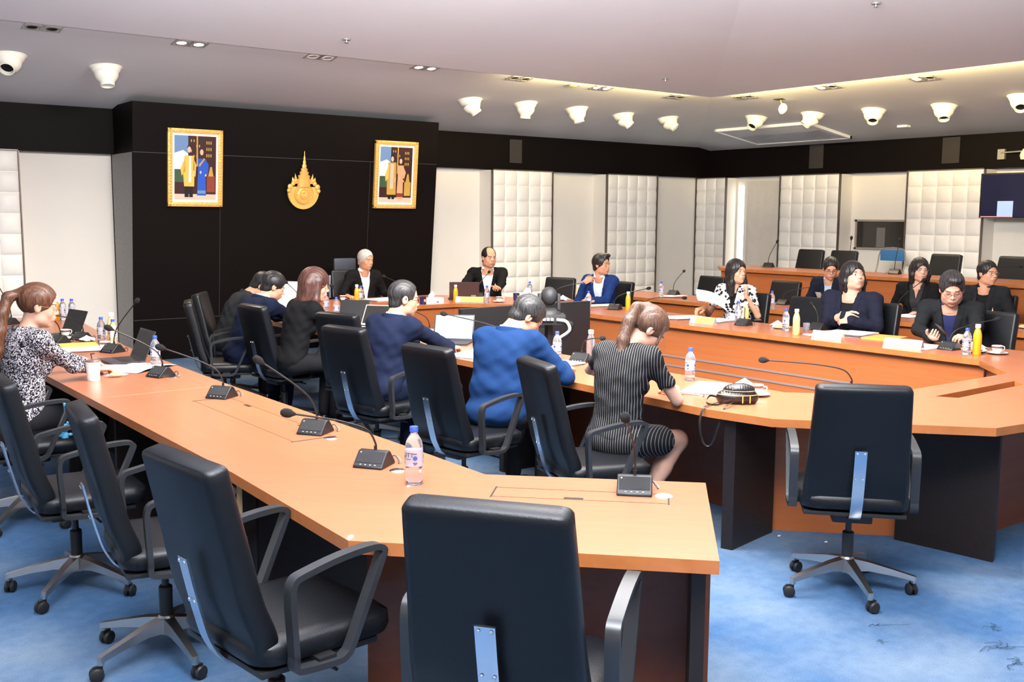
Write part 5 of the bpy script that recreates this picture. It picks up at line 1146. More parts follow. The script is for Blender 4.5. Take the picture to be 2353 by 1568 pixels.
water(7.673, 6.55, 'water bottle just left of the yellow tea in front of the patterned blouse')
water(7.434, 5.798, 'water bottle left of the slim yellow tea on the right first row')
water(7.247, 4.00, 'water bottle next to the orange juice before the man with the phone', rz=.8)
water(9.253, 9.156, 'water bottle at the left end of the second row')
water(9.14, 7.33, 'water bottle on the second row before the young man')
water(5.70, 10.45, 'water bottle left of the juice before the chairman')
water(4.84, 9.62, 'small water bottle right behind the long-haired woman face')
water(4.70, 9.12, 'water bottle beside the tilted laptop in front of the long-haired woman')
juice(2.40, 10.395, 'orange drink bottle with a white cap behind the ponytailed woman face')
juice(6.714, 10.006, 'orange juice bottle in front of the open brown laptop', sc=1.05)
juice(7.679, 8.094, 'orange juice bottle right of the bright blue jacket man', sc=1.05)
juice(7.32, 3.96, 'orange juice bottle beside the saucer on the right first row', sc=1.18)
juice(5.66, 10.47, 'orange juice bottle before the chairman', sc=1.12)
tea(2.286, 8.20, 'tall pale tea bottle with a white cap at far left', sc=1.25)
tea(8.00, 9.30, 'pale tea bottle left of the bright blue jacket man')
tea(7.637, 6.428, 'yellow tea bottle behind the microphone before the patterned blouse', sc=1.1)
tea(7.285, 5.57, 'slim pale yellow tea bottle on the right first row', sc=1.15)
e = make_juice('empty clear bottle with a white cap near the back of the rolling screen', None, M_pet, 'clear_bottle'); e.location = (4.70, 5.32, T); e.scale = (1.15,)*3

# ---------------------------------------------------------------- microphones
def make_mic(label, base, head, rz):
    """wedge base with a slanted grille facing the speaker (local -Y), gooseneck and windscreen"""
    t = thing('desk_microphone', label, 'microphone', base, rz, 'black gooseneck microphones on the desks'); W = .064
    prof = [(-.068, 0), (-.068, .008), (-.012, .062), (.008, .064), (.018, .060), (.062, .010), (.062, 0)]
    m = MB(); n = len(prof)
    vs = [(x, y, z) for x in (-W, W) for y, z in prof]; m.add(vs, [tuple(range(n)), tuple(range(2*n-1, n-1, -1))]+[(i, n+i, n+(i+1) % n, (i+1) % n) for i in range(n)], M_black); b_ = m.build('mic_base', t)
    bv = b_.modifiers.new('b', 'BEVEL'); bv.width = .004; bv.segments = 2; bv.limit_method = 'ANGLE'
    d_ = Vector((0, .056, .054)).normalized(); nn = Vector((0, -.054, .056)).normalized(); B_ = Matrix(((1, 0, 0, 0), (0, d_.y, nn.y, -.068), (0, d_.z, nn.z, .008), (0, 0, 0, 1)))
    m = MB(); m.box((-.056, .020, .0005), (.056, .074, .0016), mat('mic_grille', (.035, .037, .040), .55, 0, bump=(900, .8)), B_); m.build('grille', b_)
    for k in range(4): m = MB(); m.box((-.035+k*.021, .008, .0005), (-.028+k*.021, .012, .0018), mat('button_print', (.35, .35, .38), .5), B_); m.build('button', b_)
    m = MB(); m.lathe([(0, .0018), (.0045, .0015), (.005, 0)], M_whitep, 10, B_@TR(-.048, .068, 0)); m.build('logo_dot', b_)
    Rw = Matrix.Rotation(-rz, 4, 'Z'); h = Rw@(Vector(head)-Vector(base)); a = Vector((.0, .012, .058))
    dr = (h-a); dr.z *= .9; dr.normalize(); L_ = (h-a).length; p1 = a+Vector((0, 0, .05)); p2 = a+Vector((0, 0, .070))*min(1, L_/.38)+(h-a)*.10
    pts = bez([a, a+Vector((0, 0, .03)), p2, p2.lerp(h, .3)+Vector((0, 0, .012)), p2.lerp(h, .65)+Vector((0, 0, .008)), h], 6)
    m = MB(); m.tube(pts, .0042, M_black, 8); m.tube([a-Vector((0, 0, .004)), a+Vector((0, 0, .02))], .0068, M_black, 10); m.build('gooseneck', t)
    q = (h-pts[-5]).normalized(); Q = TR(*h)@align_z(q); m = MB(); m.lathe([(0, .036), (.009, .034), (.0165, .024), (.0185, .010), (.0165, -.004), (.009, -.016), (.006, -.024), (.0042, -.026)], mat('foam_black', (.010, .010, .010), .95, bump=(700, .6)), 18, Q); m.build('windscreen', t)
    m = MB(); m.tube(bez([(.03, .058, .010), (.055, .075, .028), (.075, .070, .010), (.085, .05, .003)], 6), .0022, M_black, 6); m.tube(bez([(.035, .058, .008), (.06, .085, .022), (.085, .075, .008), (.088, .05, .003)], 6), .0018, M_frame, 6); m.build('cable', t)
    return t
def mic(label, b, h, deg): return make_mic(label, (b[0], b[1], b[2] if len(b) > 2 else T), h, math.radians(deg+90))
# deg = heading from base towards the speaker
mic('microphone right of the white coffee cup, nearest the ponytailed woman', (2.06, 6.36), (1.78, 6.425, 1.062), 200)
mic('microphone just past the joint line on the near left desk', (2.09, 5.43), (1.794, 5.512, 1.038), 215)
mic('microphone in the middle of the near left desk with its head raised high', (2.09, 4.28), (1.841, 4.319, 1.101), 215)
mic('microphone left of the lone water bottle on the nearest desk', (2.00, 3.57), (1.666, 3.637, .99), 215)
mic('microphone facing the camera on the angled end of the nearest desk', (2.575, 2.66), (2.368, 2.496, 1.074), 225)
mic('microphone behind the ponytailed woman hands, neck rising to the right', (2.15, 7.70), (2.274, 7.515, 1.127), 205)
mic('microphone behind the yellow folder at far left', (2.17, 8.62), (1.86, 8.42, .99), 200)
mic('microphone half hidden behind the tweed sleeve', (1.97, 8.50), (1.72, 8.3, 1.07), 200)
mic('microphone with a head at the far left edge of the photo', (1.95, 10.2), (1.80, 9.9, 1.15), 200)
mic('microphone between the navy suit man with ear loop and the open laptop', (4.66, 7.36), (4.362, 7.428, 1.017), 190)
mic('microphone whose head crosses the bright laptop screen', (4.64, 6.20), (4.291, 6.545, 1.01), 190)
mic('microphone between the bright blue suit and the pinstriped woman', (4.655, 5.37), (4.555, 5.043, .953), 200)
mic('microphone behind the lone swivel chair with a long neck to the left', (5.05, 3.46), (4.769, 3.862, .926), 225)
mic('microphone on the desk of the man with hand on chin', (7.63, 8.25), (7.889, 8.007, .988), 20)
mic('microphone in front of the empty corner chair', (7.90, 9.60), (8.211, 9.349, .977), 35)
mic('microphone left of the coffee cup before the patterned blouse', (7.72, 7.86), (8.02, 7.60, .905), 10)
mic('microphone on the left end of the second row', (9.75, 9.42), (10.047, 9.534, 1.045), 10)
mic('microphone directly before the patterned blouse, in front of the yellow tea', (7.53, 6.36), (7.858, 6.628, .95), 185)
mic('microphone before the woman with folded arms', (7.80, 5.72), (8.0, 5.95, .96), 0)
mic('microphone whose head covers the bob-haired woman chin', (9.88, 6.24), (9.94, 6.008, 1.113), 0)
mic('microphone before the man looking at a phone', (7.46, 4.26), (7.741, 4.045, .988), 180)
mic('microphone on the left part of the raised third row', (11.62, 9.40, T+ZL), (11.60, 9.25, 1.43), 10)
mic('microphone in the middle of the raised third row', (11.55, 7.37, T+ZL), (11.56, 7.33, 1.49), 10)
mic('tall microphone behind the chairs by the blue folding chair', (11.62, 8.08, T+ZL), (11.55, 8.02, 1.50), 10)
mic('microphone at the right end of the third row', (11.45, 6.10, T+ZL), (11.75, 5.90, 1.225), 0)
mic('microphone before the young man in the second row', (9.75, 7.65), (10.02, 7.40, .97), 0)
mic('microphone before the man with the badge', (9.72, 5.35), (10.0, 5.438, .985), 0)
mic('microphone before the chairman', (6.42, 10.62), (6.30, 10.95, 1.02), 90)
mic('microphone in front of the laptop man, head at his lapel', (7.34, 10.45), (7.62, 10.60, 1.05), 60)
mic('microphone in front of the far bending man', (4.55, 9.55), (4.28, 9.35, 1.10), 200)
mic('microphone in front of the stooping man in navy', (4.62, 8.85), (4.40, 8.62, 1.10), 200)
mic('microphone at the right edge of the photo on the corner desk', (7.25, 3.06), (7.5, 3.0, 1.05), 300)

# ---------------------------------------------------------------- flaps, grommets, joints
cable_flap((2.02, 4.78), math.radians(90), 1.25, .20, 'long cable flap with dark slots in the near left desk run', [.33, -.33])
cable_flap((2.380, 2.740), math.radians(-45), .64, .125, 'cable flap in the angled end of the nearest desk', [-.02])
for x, y, l in [(2.11, 6.27, 'chrome cable grommet beside the microphone by the coffee cup'), (2.09, 4.13, 'chrome cable grommet beside the middle near microphone'), (2.03, 3.44, 'chrome cable grommet between the microphone and the lone bottle'), (2.62, 2.555, 'cream cable grommet beside the microphone facing the camera')]:
    m = MB(); m.lathe([(0, .003), (.028, .003), (.032, 0)], M_screw if 'chrome' in l else M_ivory, 20); tag(m.build('cable_grommet', loc=(x, y, T+.0005)), l, 'cable grommet', 'cable grommets in the desk tops')
m = MB(); m.box((-.39, -.0025, 0), (.39, .0025, .0008), mat('pale_joint', (.62, .30, .14), .4)); tag(m.build('joint_strip', loc=(1.885, 5.80, T+.0002), rz=math.radians(2)), 'pale joint line across the near left desk', 'joint strip')
m = MB(); m.lathe([(0, .002), (.022, .0015), (.024, 0)], M_whitep, 12, Matrix.Diagonal((1, .4, 1, 1))); tag(m.build('table_chip', loc=(1.475, 2.79, T+.0005), rz=.8), 'pale chipped corner of the nearest desk', 'chip')
# ---------------------------------------------------------------- paper, plates, cups
def sheets(name, label, x, y, rz, w=.21, h=.297, n=6, z=T, cat='papers', m=None, fan=.05, curl=0, group=None):
    t_ = MB()
    for k in range(n):
        a = random.uniform(-fan, fan); dx, dy = random.uniform(-.006, .006), random.uniform(-.006, .006); zz = .0004+k*.0012; R_ = TR(dx, dy, 0)@rotz(a)
        N_ = 8; vs = []; 
        for i in range(N_+1):
            for s in (-1, 1): u = i/N_; vs.append(R_@Vector((s*w/2, (u-.5)*h, zz+curl*(max(0, u-.5)**2)*4*h)))
        t_.add(vs+[v-Vector((0, 0, .001)) for v in vs], [(2*i, 2*i+1, 2*i+3, 2*i+2) for i in range(N_)]+[(2*N_+2+2*i, 2*N_+2+2*i+2, 2*N_+2+2*i+3, 2*N_+2+2*i+1) for i in range(N_)]+[(0, 2*N_+2, 2*N_+3, 1)], m or M_paper)
    return tag(t_.build(name, loc=(x, y, z+.0008), rz=rz, fix=False), label, cat, group)
def book(label, x, y, rz, w=.36, h=.26, z=T, col=None, cat='book'):
    t = thing('open_booklet', label, cat, (x, y, z), rz); m = MB(); N_ = 12
    for s in (-1, 1):
        vs = []
        for i in range(N_+1):
            u = i/N_; zz = .004+.016*math.sin(PI*min(1, u*1.15))**.8*(1-u*.6); vs += [(s*u*w/2, -h/2, zz), (s*u*w/2, h/2, zz)]
        m.add(vs, [(2*i, 2*i+1, 2*i+3, 2*i+2) if s < 0 else (2*i, 2*i+2, 2*i+3, 2*i+1) for i in range(N_)], M_paper, True)
        m.add([(x_, y_, .001) for x_, y_, _ in vs], [(2*i, 2*i+1, 2*i+3, 2*i+2) for i in range(N_)], M_paper)
        m.add([vs[-2], vs[-1], (s*w/2, h/2, .001), (s*w/2, -h/2, .001)], [(0, 1, 2, 3)], M_paper)
    m.build('pages', t, fix=False, sharp=80); m = MB(); m.box((-w/2-.004, -h/2-.003, 0), (w/2+.004, h/2+.003, .0015), col or M_black); m.build('cover', t); return t
book('open white booklet under the ponytailed woman hand', 2.06, 6.78, math.radians(35), .40, .27)
sheets('notebook', 'white notebook under the ponytailed woman forearms', 1.86, 6.92, math.radians(60), .24, .34, 5, cat='notebook')
sheets('folder', 'yellow-edged white folder behind the ponytailed woman hands', 1.98, 7.95, math.radians(80), .26, .42, 8, cat='folder')
m = MB(); m.box((-.13, -.22, 0), (.13, .22, .004), mat('yellow_card', (.85, .62, .12), .6)); tag(m.build('card_folder', loc=(1.97, 8.28, T+.0005), rz=math.radians(80)), 'yellow card folder behind the white folder at far left', 'folder')
sheets('papers', 'white papers in front of the stooping navy man', 4.30, 8.75, math.radians(-60), .26, .36, 10)
sheets('papers', 'white upright papers beside the long-haired woman', 4.35, 9.55, math.radians(-50), .30, .36, 10, curl=.9)
sheets('papers', 'thick white papers under the hand of the man with ear loop', 4.20, 6.02, math.radians(-70), .24, .34, 18)
sheets('papers', 'white papers under the sleeve of the man in bright blue', 4.36, 5.32, math.radians(-75), .26, .40, 12)
sheets('papers', 'white papers to the right of the pinstriped woman', 4.50, 4.02, math.radians(-62), .26, .42, 14)
sheets('papers', 'white sheets before the chairman', 6.15, 10.75, math.radians(10), .40, .30, 12)
book('open black book beside the chairman papers', 6.42, 10.80, math.radians(-15), .34, .22)
sheets('papers', 'yellowish papers before the man with hand on chin', 7.80, 8.68, math.radians(80), .26, .40, 10, m=mat('cream_paper', (.86, .78, .58), .8))
sheets('papers', 'fan of white papers before the patterned blouse, left side', 7.58, 7.16, math.radians(70), .30, .40, 10, fan=.3)
sheets('papers', 'white papers beside the name plate of the patterned blouse', 7.62, 6.78, math.radians(95), .26, .36, 10, fan=.15)
sheets('papers', 'pink and white papers before the folded-arms woman', 7.66, 5.24, math.radians(100), .26, .34, 22, m=mat('pink_paper', (.86, .72, .76), .8), fan=.12)
sheets('papers', 'white papers on top beside the pink stack', 7.74, 5.44, math.radians(85), .26, .34, 8, fan=.2, z=T)
m = MB(); m.box((-.13, -.17, 0), (.13, .17, .012), mat('orange_card', (.85, .33, .06), .6)); tag(m.build('booklet', loc=(7.70, 4.98, T+.0005), rz=math.radians(100)), 'orange-edged booklet before the folded-arms woman', 'booklet')
sheets('papers', 'white papers under the microphone of the man with a phone', 7.42, 4.48, math.radians(95), .26, .36, 6)
sheets('papers', 'white papers before the young man on the second row', 9.72, 7.16, math.radians(90), .24, .32, 8)
sheets('papers', 'white papers before the bob-haired woman', 9.70, 5.98, math.radians(90), .26, .44, 8)
sheets('papers', 'white sheet under the microphone at the left end of the second row', 9.62, 9.32, math.radians(95), .24, .34, 2)
sheets('papers', 'flat white papers at the left of the folded-arms woman name plate', 7.45, 5.42, math.radians(70), .20, .26, 4)
# held sheets of the patterned-blouse woman
vs = []; N_ = 10
for i in range(N_+1):
    for j in range(7):
        u, v = i/N_, j/6; vs.append((-.15+.30*u, -.10+.20*v, .05*math.sin(u*2.2)+.035*v*v))
m = MB(); f_ = [(i*7+j, (i+1)*7+j, (i+1)*7+j+1, i*7+j+1) for i in range(N_) for j in range(6)]
for k in range(3): m.add([(x_+.006*k, y_+.012*k, z_+.003*k) for x_, y_, z_ in vs], f_, M_paper, True)
o = tag(m.build('held_papers', loc=(7.80, 7.05, .90), rz=math.radians(-30), fix=False), 'white sheets lifted in the hand of the woman in the patterned blouse', 'papers'); o.rotation_euler = (.35, .45, math.radians(-25))
M_china = mat('white_china', (.87, .87, .85), .15, coat=.4); M_band = mat('cup_pattern', (.20, .07, .04), .4); M_bread = mat('bread_crust', (.78, .45, .18), .6, noise=(30, .3))
def cup(label, x, y, z=T, rz=0, saucer=True, cat='cup', band=M_band, group='white cups with a dark patterned band'):
    t = thing('coffee_cup', label, cat, (x, y, z), rz, group)
    if saucer: m = MB(); m.lathe([(0, .003), (.035, .002), (.045, .006), (.076, .014), (.077, .016), (.045, .009), (0, .006)], M_china, 28); m.build('saucer', t)
    z0 = .007 if saucer else 0; m = MB(); m.lathe([(0, z0+.003), (.020, z0), (.024, z0+.004), (.034, z0+.03), (.040, z0+.058), (.0385, z0+.059), (.030, z0+.03), (.0, z0+.012)], M_china, 26); b_ = m.build('cup_body', t)
    m = MB(); m.lathe([(.0372, z0+.040), (.0402, z0+.054)], band, 26)
    m.build('pattern_band', b_, fix=False); m = MB(); m.tube(bez([(.036, 0, z0+.048), (.056, 0, z0+.050), (.060, 0, z0+.035), (.050, 0, z0+.022), (.031, 0, z0+.022)], 5), .0035, M_china, 8); m.build('handle', t)
    m = MB(); m.lathe([(0, z0+.045), (.034, z0+.045)], mat('coffee', (.05, .02, .008), .1), 20); m.build('coffee', b_, fix=False)
    return t
cup('cup and saucer behind the quilted bag', 4.57, 3.75, rz=-1.2)
cup('cup on a saucer beside the orange juice at the right corner', 7.50, 3.90, rz=-.5)
cup('cup before the laptop man, handle to the right', 7.145, 9.728, rz=-.4)
cup('cup with a dark band just right of the ponytail, first row', 7.264, 7.175, saucer=False)
cup('cup with a pale lid ring behind the ponytailed woman hands', 2.15, 7.90, saucer=False)
cup('cup on a white plate at the far left', 2.10, 8.85, rz=.4)
cup('patterned cup before the chairman', 5.73, 10.95, saucer=False)
def plate(label, x, y, z=T, food='bread', r=.085):
    t = thing('snack_plate', label, 'plate', (x, y, z), group='small plates of snacks'); m = MB(); m.lathe([(0, .003), (r*.6, .002), (r, .014), (r-.001, .016), (r*.6, .007), (0, .006)], M_china, 26); m.build('plate', t)
    if food: 
        m = MB(); m.ball((.01, 0, .022), (.045, .032, .018), M_bread); m.ball((-.03, .02, .02), (.028, .024, .014), M_bread); m.build('pastry', t)
    return t
plate('plate of bread left of the cup handle before the laptop man', 6.90, 9.83)
plate('snack plate left of the water bottle on the right first row', 7.60, 5.98)
plate('snack plate beside the cup at the right corner of the first row', 7.46, 4.06)
plate('snack plate at the right edge on the second row', 9.55, 4.70, r=.10)
plate('white plate with leftovers at the far left', 2.02, 8.72, r=.10)
# napkin, tissue
def napkin(label, x, y, s=.07, z=T, name='napkin'):
    m = MB(); n = 14
    for k in range(3):
        vs = [(0, 0, s*(.9+.2*k*.3))]; 
        for i in range(n): a = 2*PI*i/n; rr = s*(.8+.45*math.sin(a*3+k*2)+.1*k); vs.append((rr*math.cos(a), rr*math.sin(a), .003+.18*s*(1+math.sin(a*5+k))))
        m.add(vs, [(0, 1+i, 1+(i+1) % n) for i in range(n)], M_paper, False)
    return tag(m.build(name, loc=(x, y, z), fix=False), label, 'napkin', 'crumpled white napkins')
napkin('crumpled napkin before the empty corner chair', 7.93, 9.50); napkin('napkin on the saucer behind the quilted bag', 4.62, 3.88, .08); napkin('crumpled napkins left of the folded-arms name plate', 7.30, 5.36, .05)
napkin('napkin over the snack at the right corner', 7.55, 4.10, .08); napkin('crumpled napkin behind the yellow snack plate', 7.70, 6.10, .06); napkin('crumpled wrapper by the far left bottles', 2.17, 8.48, .05)
# white takeaway cup, bread roll in a wrapper
t = thing('takeaway_cup', 'white takeaway coffee cup with a brown lid and straw by the tweed sleeve', 'cup', (1.677, 6.44, T))
m = MB(); m.lathe([(0, .001), (.036, 0), (.038, .004), (.0385, .025), (.0375, .032), (.043, .105), (.0445, .118)], mat('paper_cup', (.86, .84, .82), .5), 28); m.build('cup_body', t)
m = MB(); m.lathe([(.046, .116), (.047, .120), (.043, .126), (0, .130)], mat('brown_lid', (.16, .09, .075), .3, coat=.5), 28); m.build('lid', t)
m = MB(); m.tube([(.0, .005, .11), (-.005, .010, .150), (-.008, .012, .163)], .003, M_black, 6); m.tube([(-.008, .012, .160), (.012, .0, .163)], .003, M_black, 6); m.build('straw', t)
t = thing('bread_roll', 'bread roll in a clear wrapper right of the takeaway cup', 'bread', (1.83, 6.50, T)); m = MB(); m.ball((0, 0, .016), (.045, .032, .016), M_bread); m.build('roll', t)
m = MB(); m.ball((0, 0, .012), (.075, .042, .013), mat('clear_wrap', (.95, .95, .97), .15, trans=.6, alpha=.35)); m.build('wrapper', t)
# name plates
M_ycard = mat('yellow_name_card', (.90, .46, .11), .55); M_ycard2 = mat('pale_yellow_card', (.93, .78, .38), .55); M_acr = mat('acrylic', (.9, .88, .92), .08, trans=.75, ior=1.3)
def nameplate(label, x, y, deg, w=.27, h=.075, pale=False):
    t = thing('name_plate', label, 'name plate', (x, y, T), math.radians(deg+90), 'acrylic name plates with yellow cards')
    m = MB(); vs = [(s*w/2, y_, z_) for s in (-1, 1) for y_, z_ in ((-.04, 0), (.04, 0), (0, h))]; m.add(vs, [(0, 1, 2), (5, 4, 3), (0, 2, 5, 3), (1, 4, 5, 2), (0, 3, 4, 1)], M_acr); m.build('holder', t, fix=False)
    s_ = math.atan2(h, .04); d_ = Vector((0, .04, h)).normalized(); nn = Vector((0, -h, .04)).normalized(); B_ = Matrix(((1, 0, 0, 0), (0, d_.y, nn.y, -.04), (0, d_.z, nn.z, 0), (0, 0, 0, 1))); L_ = math.hypot(.04, h)
    m = MB(); m.box((-w/2+.06, .012, .001), (w/2-.004, L_-.004, .002), M_ycard2 if pale else M_ycard, B_); c = m.build('name_card', t)
    m = MB(); m.box((-w/2+.002, .012, .001), (-w/2+.058, L_-.004, .002), M_paper, B_); m.build('emblem_card', t)
    m = MB()
    for zz, ww in ((.058, .11), (.040, .06)): 
        for k in range(int(ww/.010)): m.box((.03-ww/2+k*.010, zz-.001-(k % 3)*.001, .002), (.036-ww/2+k*.010, zz+.003, .0024), mat('card_print', (.60, .22, .05), .6), B_)
    m.build('card_lettering', c)
    m = MB(); m.lathe([(0, .0006), (.008, .0004)], mat('emblem_print', (.80, .45, .25), .6), 10, B_@TR(-w/2+.03, .038, .002)); m.lathe([(.004, 0), (0, .014)], MATS['emblem_print'], 8, B_@TR(-w/2+.03, .044, .002)@Matrix.Rotation(-PI/2, 4, 'X')); m.build('emblem_mark', t, fix=False); return t
nameplate('name plate with an orange card before the laptop man', 6.80, 9.84, 225, w=.33)
nameplate('name plate before the patterned blouse', 7.26, 6.62, 188)
nameplate('pale name plate before the folded-arms woman', 7.20, 5.18, 188, pale=True)
nameplate('pale name plate before the man looking at a phone', 7.22, 4.50, 190, pale=True, w=.30)
nameplate('orange name plate behind the bright laptop screen', 4.60, 7.10, 20, w=.2)
# laptops
def laptop(label, x, y, deg, open_=105, lid=(.03, .03, .032), screen=None, w=.32, d_=.22):
    """deg: heading from screen towards the user"""
    t = thing('laptop', label, 'laptop', (x, y, T+.0005), math.radians(deg+90), 'open laptops'); ml = mat('laptop_'+str(lid), lid, .4)
    m = MB(); m.box((-w/2, -d_, 0), (w/2, 0, .014), ml, bev=.003); m.build('keyboard_base', t)
    m = MB(); m.box((-w/2+.02, -d_*.60, .0142), (w/2-.02, -.02, .0150), M_black); m.build('keys', t)
    a = math.radians(180-open_); B_ = TR(0, 0, .012)@Matrix.Rotation(-(PI/2-(math.radians(open_)-PI/2))+PI/2-PI/2, 4, 'X') if False else TR(0, 0, .010)@Matrix.Rotation(-(math.radians(open_)-PI/2), 4, 'X')
    m = MB(); m.box((-w/2, -.003, 0), (w/2, .004, .215), ml, B_, bev=.002); l_ = m.build('screen_lid', t)
    m = MB(); m.box((-w/2+.010, -.0045, .018), (w/2-.010, -.0032, .205), screen or M_black, B_); s_ = m.build('display', l_)
    if screen:
        m = MB(); m.box((-w/2+.010, -.0052, .193), (w/2-.010, -.0047, .205), mat('app_bar', (.2, .6, .5), .5, emis=(.25, .75, .62), es=.7), B_)
        for k in range(5): m.box((-.12+.05*k, -.0052, .12), (-.095+.05*k, -.0047, .124), mat('screen_marks', (.4, .45, .55), .5, emis=(.45, .5, .6), es=.5), B_)
        m.box((.06, -.0052, .032), (.09, -.0047, .040), mat('screen_button', (.2, .35, .8), .5, emis=(.2, .35, .8), es=.6), B_); m.box((-w/2+.010, -.0052, .018), (w/2-.010, -.0047, .026), MATS['screen_marks'], B_); m.build('screen_image', l_)
    return t
laptop('open laptop with a bright white screen before the man in navy with ear loop', 4.55, 6.82, 222, 108, screen=mat('lit_screen', (.08, .09, .10), .3, emis=(.80, .90, 1), es=.62), w=.33)
laptop('upright dark laptop seen from behind on the near left desk', 2.16, 7.16, 180, 112, lid=(.045, .035, .04))
laptop('black laptop behind the ponytailed woman chin', 2.16, 8.95, 190, 112, lid=(.02, .016, .018), w=.34)
laptop('brown laptop before the white-shirted man, seen from behind', 6.98, 10.22, 60, 102, lid=(.060, .030, .030), w=.36)
laptop('tilted tablet laptop with a speckled dark screen before the long-haired woman', 4.60, 8.18, 215, 125, lid=(.55, .50, .48), screen=None, w=.28)
laptop('half hidden dark laptop beside the ear loop man head', 4.64, 8.66, 230, 118, lid=(.02, .02, .022), w=.28)
# tissue boxes and mugs
def tissue_box(label, x, y, rz):
    t = thing('tissue_box', label, 'tissue box', (x, y, T), rz, 'white tissue boxes'); m = MB(); m.box((-.11, -.058, 0), (.11, .058, .065), M_paper, bev=.003); m.box((.02, -.0585, .01), (.05, -.058, .025), M_labb); m.build('carton', t)
    m = MB(); m.add([(-.06, 0, .062), (.05, .0, .062), (.03, .02, .11), (-.01, -.01, .145), (-.05, .01, .10), (.0, .03, .062), (.0, -.03, .062)], [(0, 2, 3), (0, 3, 4), (1, 2, 3), (5, 3, 4), (6, 3, 2), (6, 0, 3), (5, 2, 3)], M_paper); m.build('tissue', t, fix=False)
tissue_box('white tissue box right of the dark blue mug before the chairman', 6.42, 10.04, math.radians(-8)); tissue_box('white tissue box behind the greying head', 7.72, 9.92, math.radians(-40))
M_navyc = mat('navy_china', (.015, .02, .10), .25)
for x, y, l in [(6.25, 9.985, 'dark blue mug left of the tissue box'), (7.50, 9.86, 'dark blue cup right of the white cup handle')]:
    t = thing('mug', l, 'cup', (x, y, T), group='dark blue mugs'); m = MB(); m.lathe([(0, .001), (.034, 0), (.036, .004), (.040, .085), (.0385, .086), (.034, .006), (0, .005)], M_navyc, 22); b_ = m.build('mug_body', t); m = MB(); m.box((-.012, -.0405, .03), (.012, -.038, .06), M_gold); m.build('crest', b_)
for x, y, l in [(4.68, 8.88, 'cream paper cup in front of the tilted laptop'), (7.60, 5.70, 'drinking glass behind the pale name plate'), (6.95, 9.98, 'drinking glass before the laptop man')]:
    m = MB(); gl = 'glass' in l; m.lathe([(0, .001), (.024, 0), (.026, .003), (.031, .075), (.0295, .076), (.0245, .006), (0, .005)], M_pet if gl else mat('cream_cup', (.82, .74, .60), .5), 20); tag(m.build('drinking_glass' if gl else 'paper_cup', loc=(x, y, T)), l, 'cup')
# phone, pen, glasses case on the desks
m = MB(); m.box((-.038, -.078, 0), (.038, .078, .009), M_black, bev=.004); tag(m.build('phone', loc=(4.25, 5.04, T+.0005), rz=-1.0), 'black phone under the fingers of the man in bright blue', 'phone')
m = MB(); m.box((-.036, -.076, -.004), (.036, .076, .004), M_black, bev=.003); ph = tag(m.build('phone', loc=(7.545, 4.37, .885)), 'black phone in the hands of the man in the charcoal jacket', 'phone'); ph.rotation_euler = (math.radians(35), math.radians(-20), math.radians(75))
m = MB(); m.box((-.034, -.07, -.004), (.034, .07, .004), M_frame, bev=.003); ph = tag(m.build('phone', loc=(9.74, 7.14, .875)), 'grey phone held by the young man in the second row', 'phone'); ph.rotation_euler = (math.radians(50), 0, math.radians(95))
t = thing('pen', 'red pen beside the pinstriped woman papers', 'pen', (4.34, 3.93, T+.006), math.radians(-62)); m = MB(); m.tube([(0, -.06, 0), (0, .05, 0)], .0045, mat('red_plastic', (.75, .05, .05), .3), 8); m.build('barrel', t); m = MB(); m.tube([(0, -.075, 0), (0, -.055, 0)], .0052, M_whitep, 8); m.build('pen_cap', t)
m = MB(); m.ball((0, 0, .012), (.05, .03, .013), mat('dark_clip', (.04, .04, .045), .35), seg=10); tag(m.build('hair_clip', loc=(7.93, 6.52, T)), 'dark claw clip beside the elbow of the patterned blouse', 'hair clip')

# ---------------------------------------------------------------- quilted bag with straps
t = thing('quilted_bag', 'small black quilted handbag with gold zips on the desk right of the pinstriped woman', 'handbag', (4.30, 3.66, T), math.radians(-42))
M_bag = mat('bag_leather', (.014, .012, .012), .3, coat=.3); F = Field((-.15, -.10, -.01), (.15, .10, .14), .004)
F.ell((0, 0, .035), (.108, .066, .04), .01); F.cone((-.075, 0, .03), (.075, 0, .03), .036, .036, .02, flat=((0, 1, 0), 1.0)); F.ell((.01, .0, .075), (.085, .052, .036), .015)
F.cone((-.2, 0, -.06), (.2, 0, -.06), .06, .06, .002, op='s')
X = F.pts((slice(None),)*3); F.f += (.0016*np.cos((X[..., 0]+X[..., 1])*230)*np.cos((X[..., 0]-X[..., 1])*230)*(X[..., 2] > .055)).astype(np.float32)
sdf_object('bag_body', [F], [M_bag], t)
m = MB(); m.tube([(.112*math.cos(a), .072*math.sin(a), .052) for a in [2*PI*i/28 for i in range(29)]], .0022, M_gold, 6); m.build('zip', t)
m = MB(); m.tube([(.088*math.cos(a)+.01, .056*math.sin(a), .072) for a in [2*PI*i/28 for i in range(29)]], .0018, M_gold, 6); m.build('zip', t)
for x_, y_ in ((.02, -.076), (.06, -.068)): m = MB(); m.box((x_-.003, y_-.002, .012), (x_+.003, y_, .05), M_gold); m.build('zip_pull', t)
m = MB(); m.ribbon(bez([(-.10, .0, .03), (-.15, -.02, .04), (-.17, -.06, .01), (-.12, -.10, .006), (-.04, -.09, .03)], 8), (0, 0, 1), .010, .003, M_bag); m.build('strap', t)
m = MB(); m.ribbon(bez([(-.09, -.04, .015), (-.15, -.10, .006), (-.20, -.20, .004), (-.222, -.245, -.07), (-.20, -.25, -.17), (-.16, -.25, -.18), (-.125, -.245, -.08), (-.09, -.20, .006), (-.03, -.08, .02)], 8), (1, .3, 0), .012, .003, M_bag); m.build('strap', t)

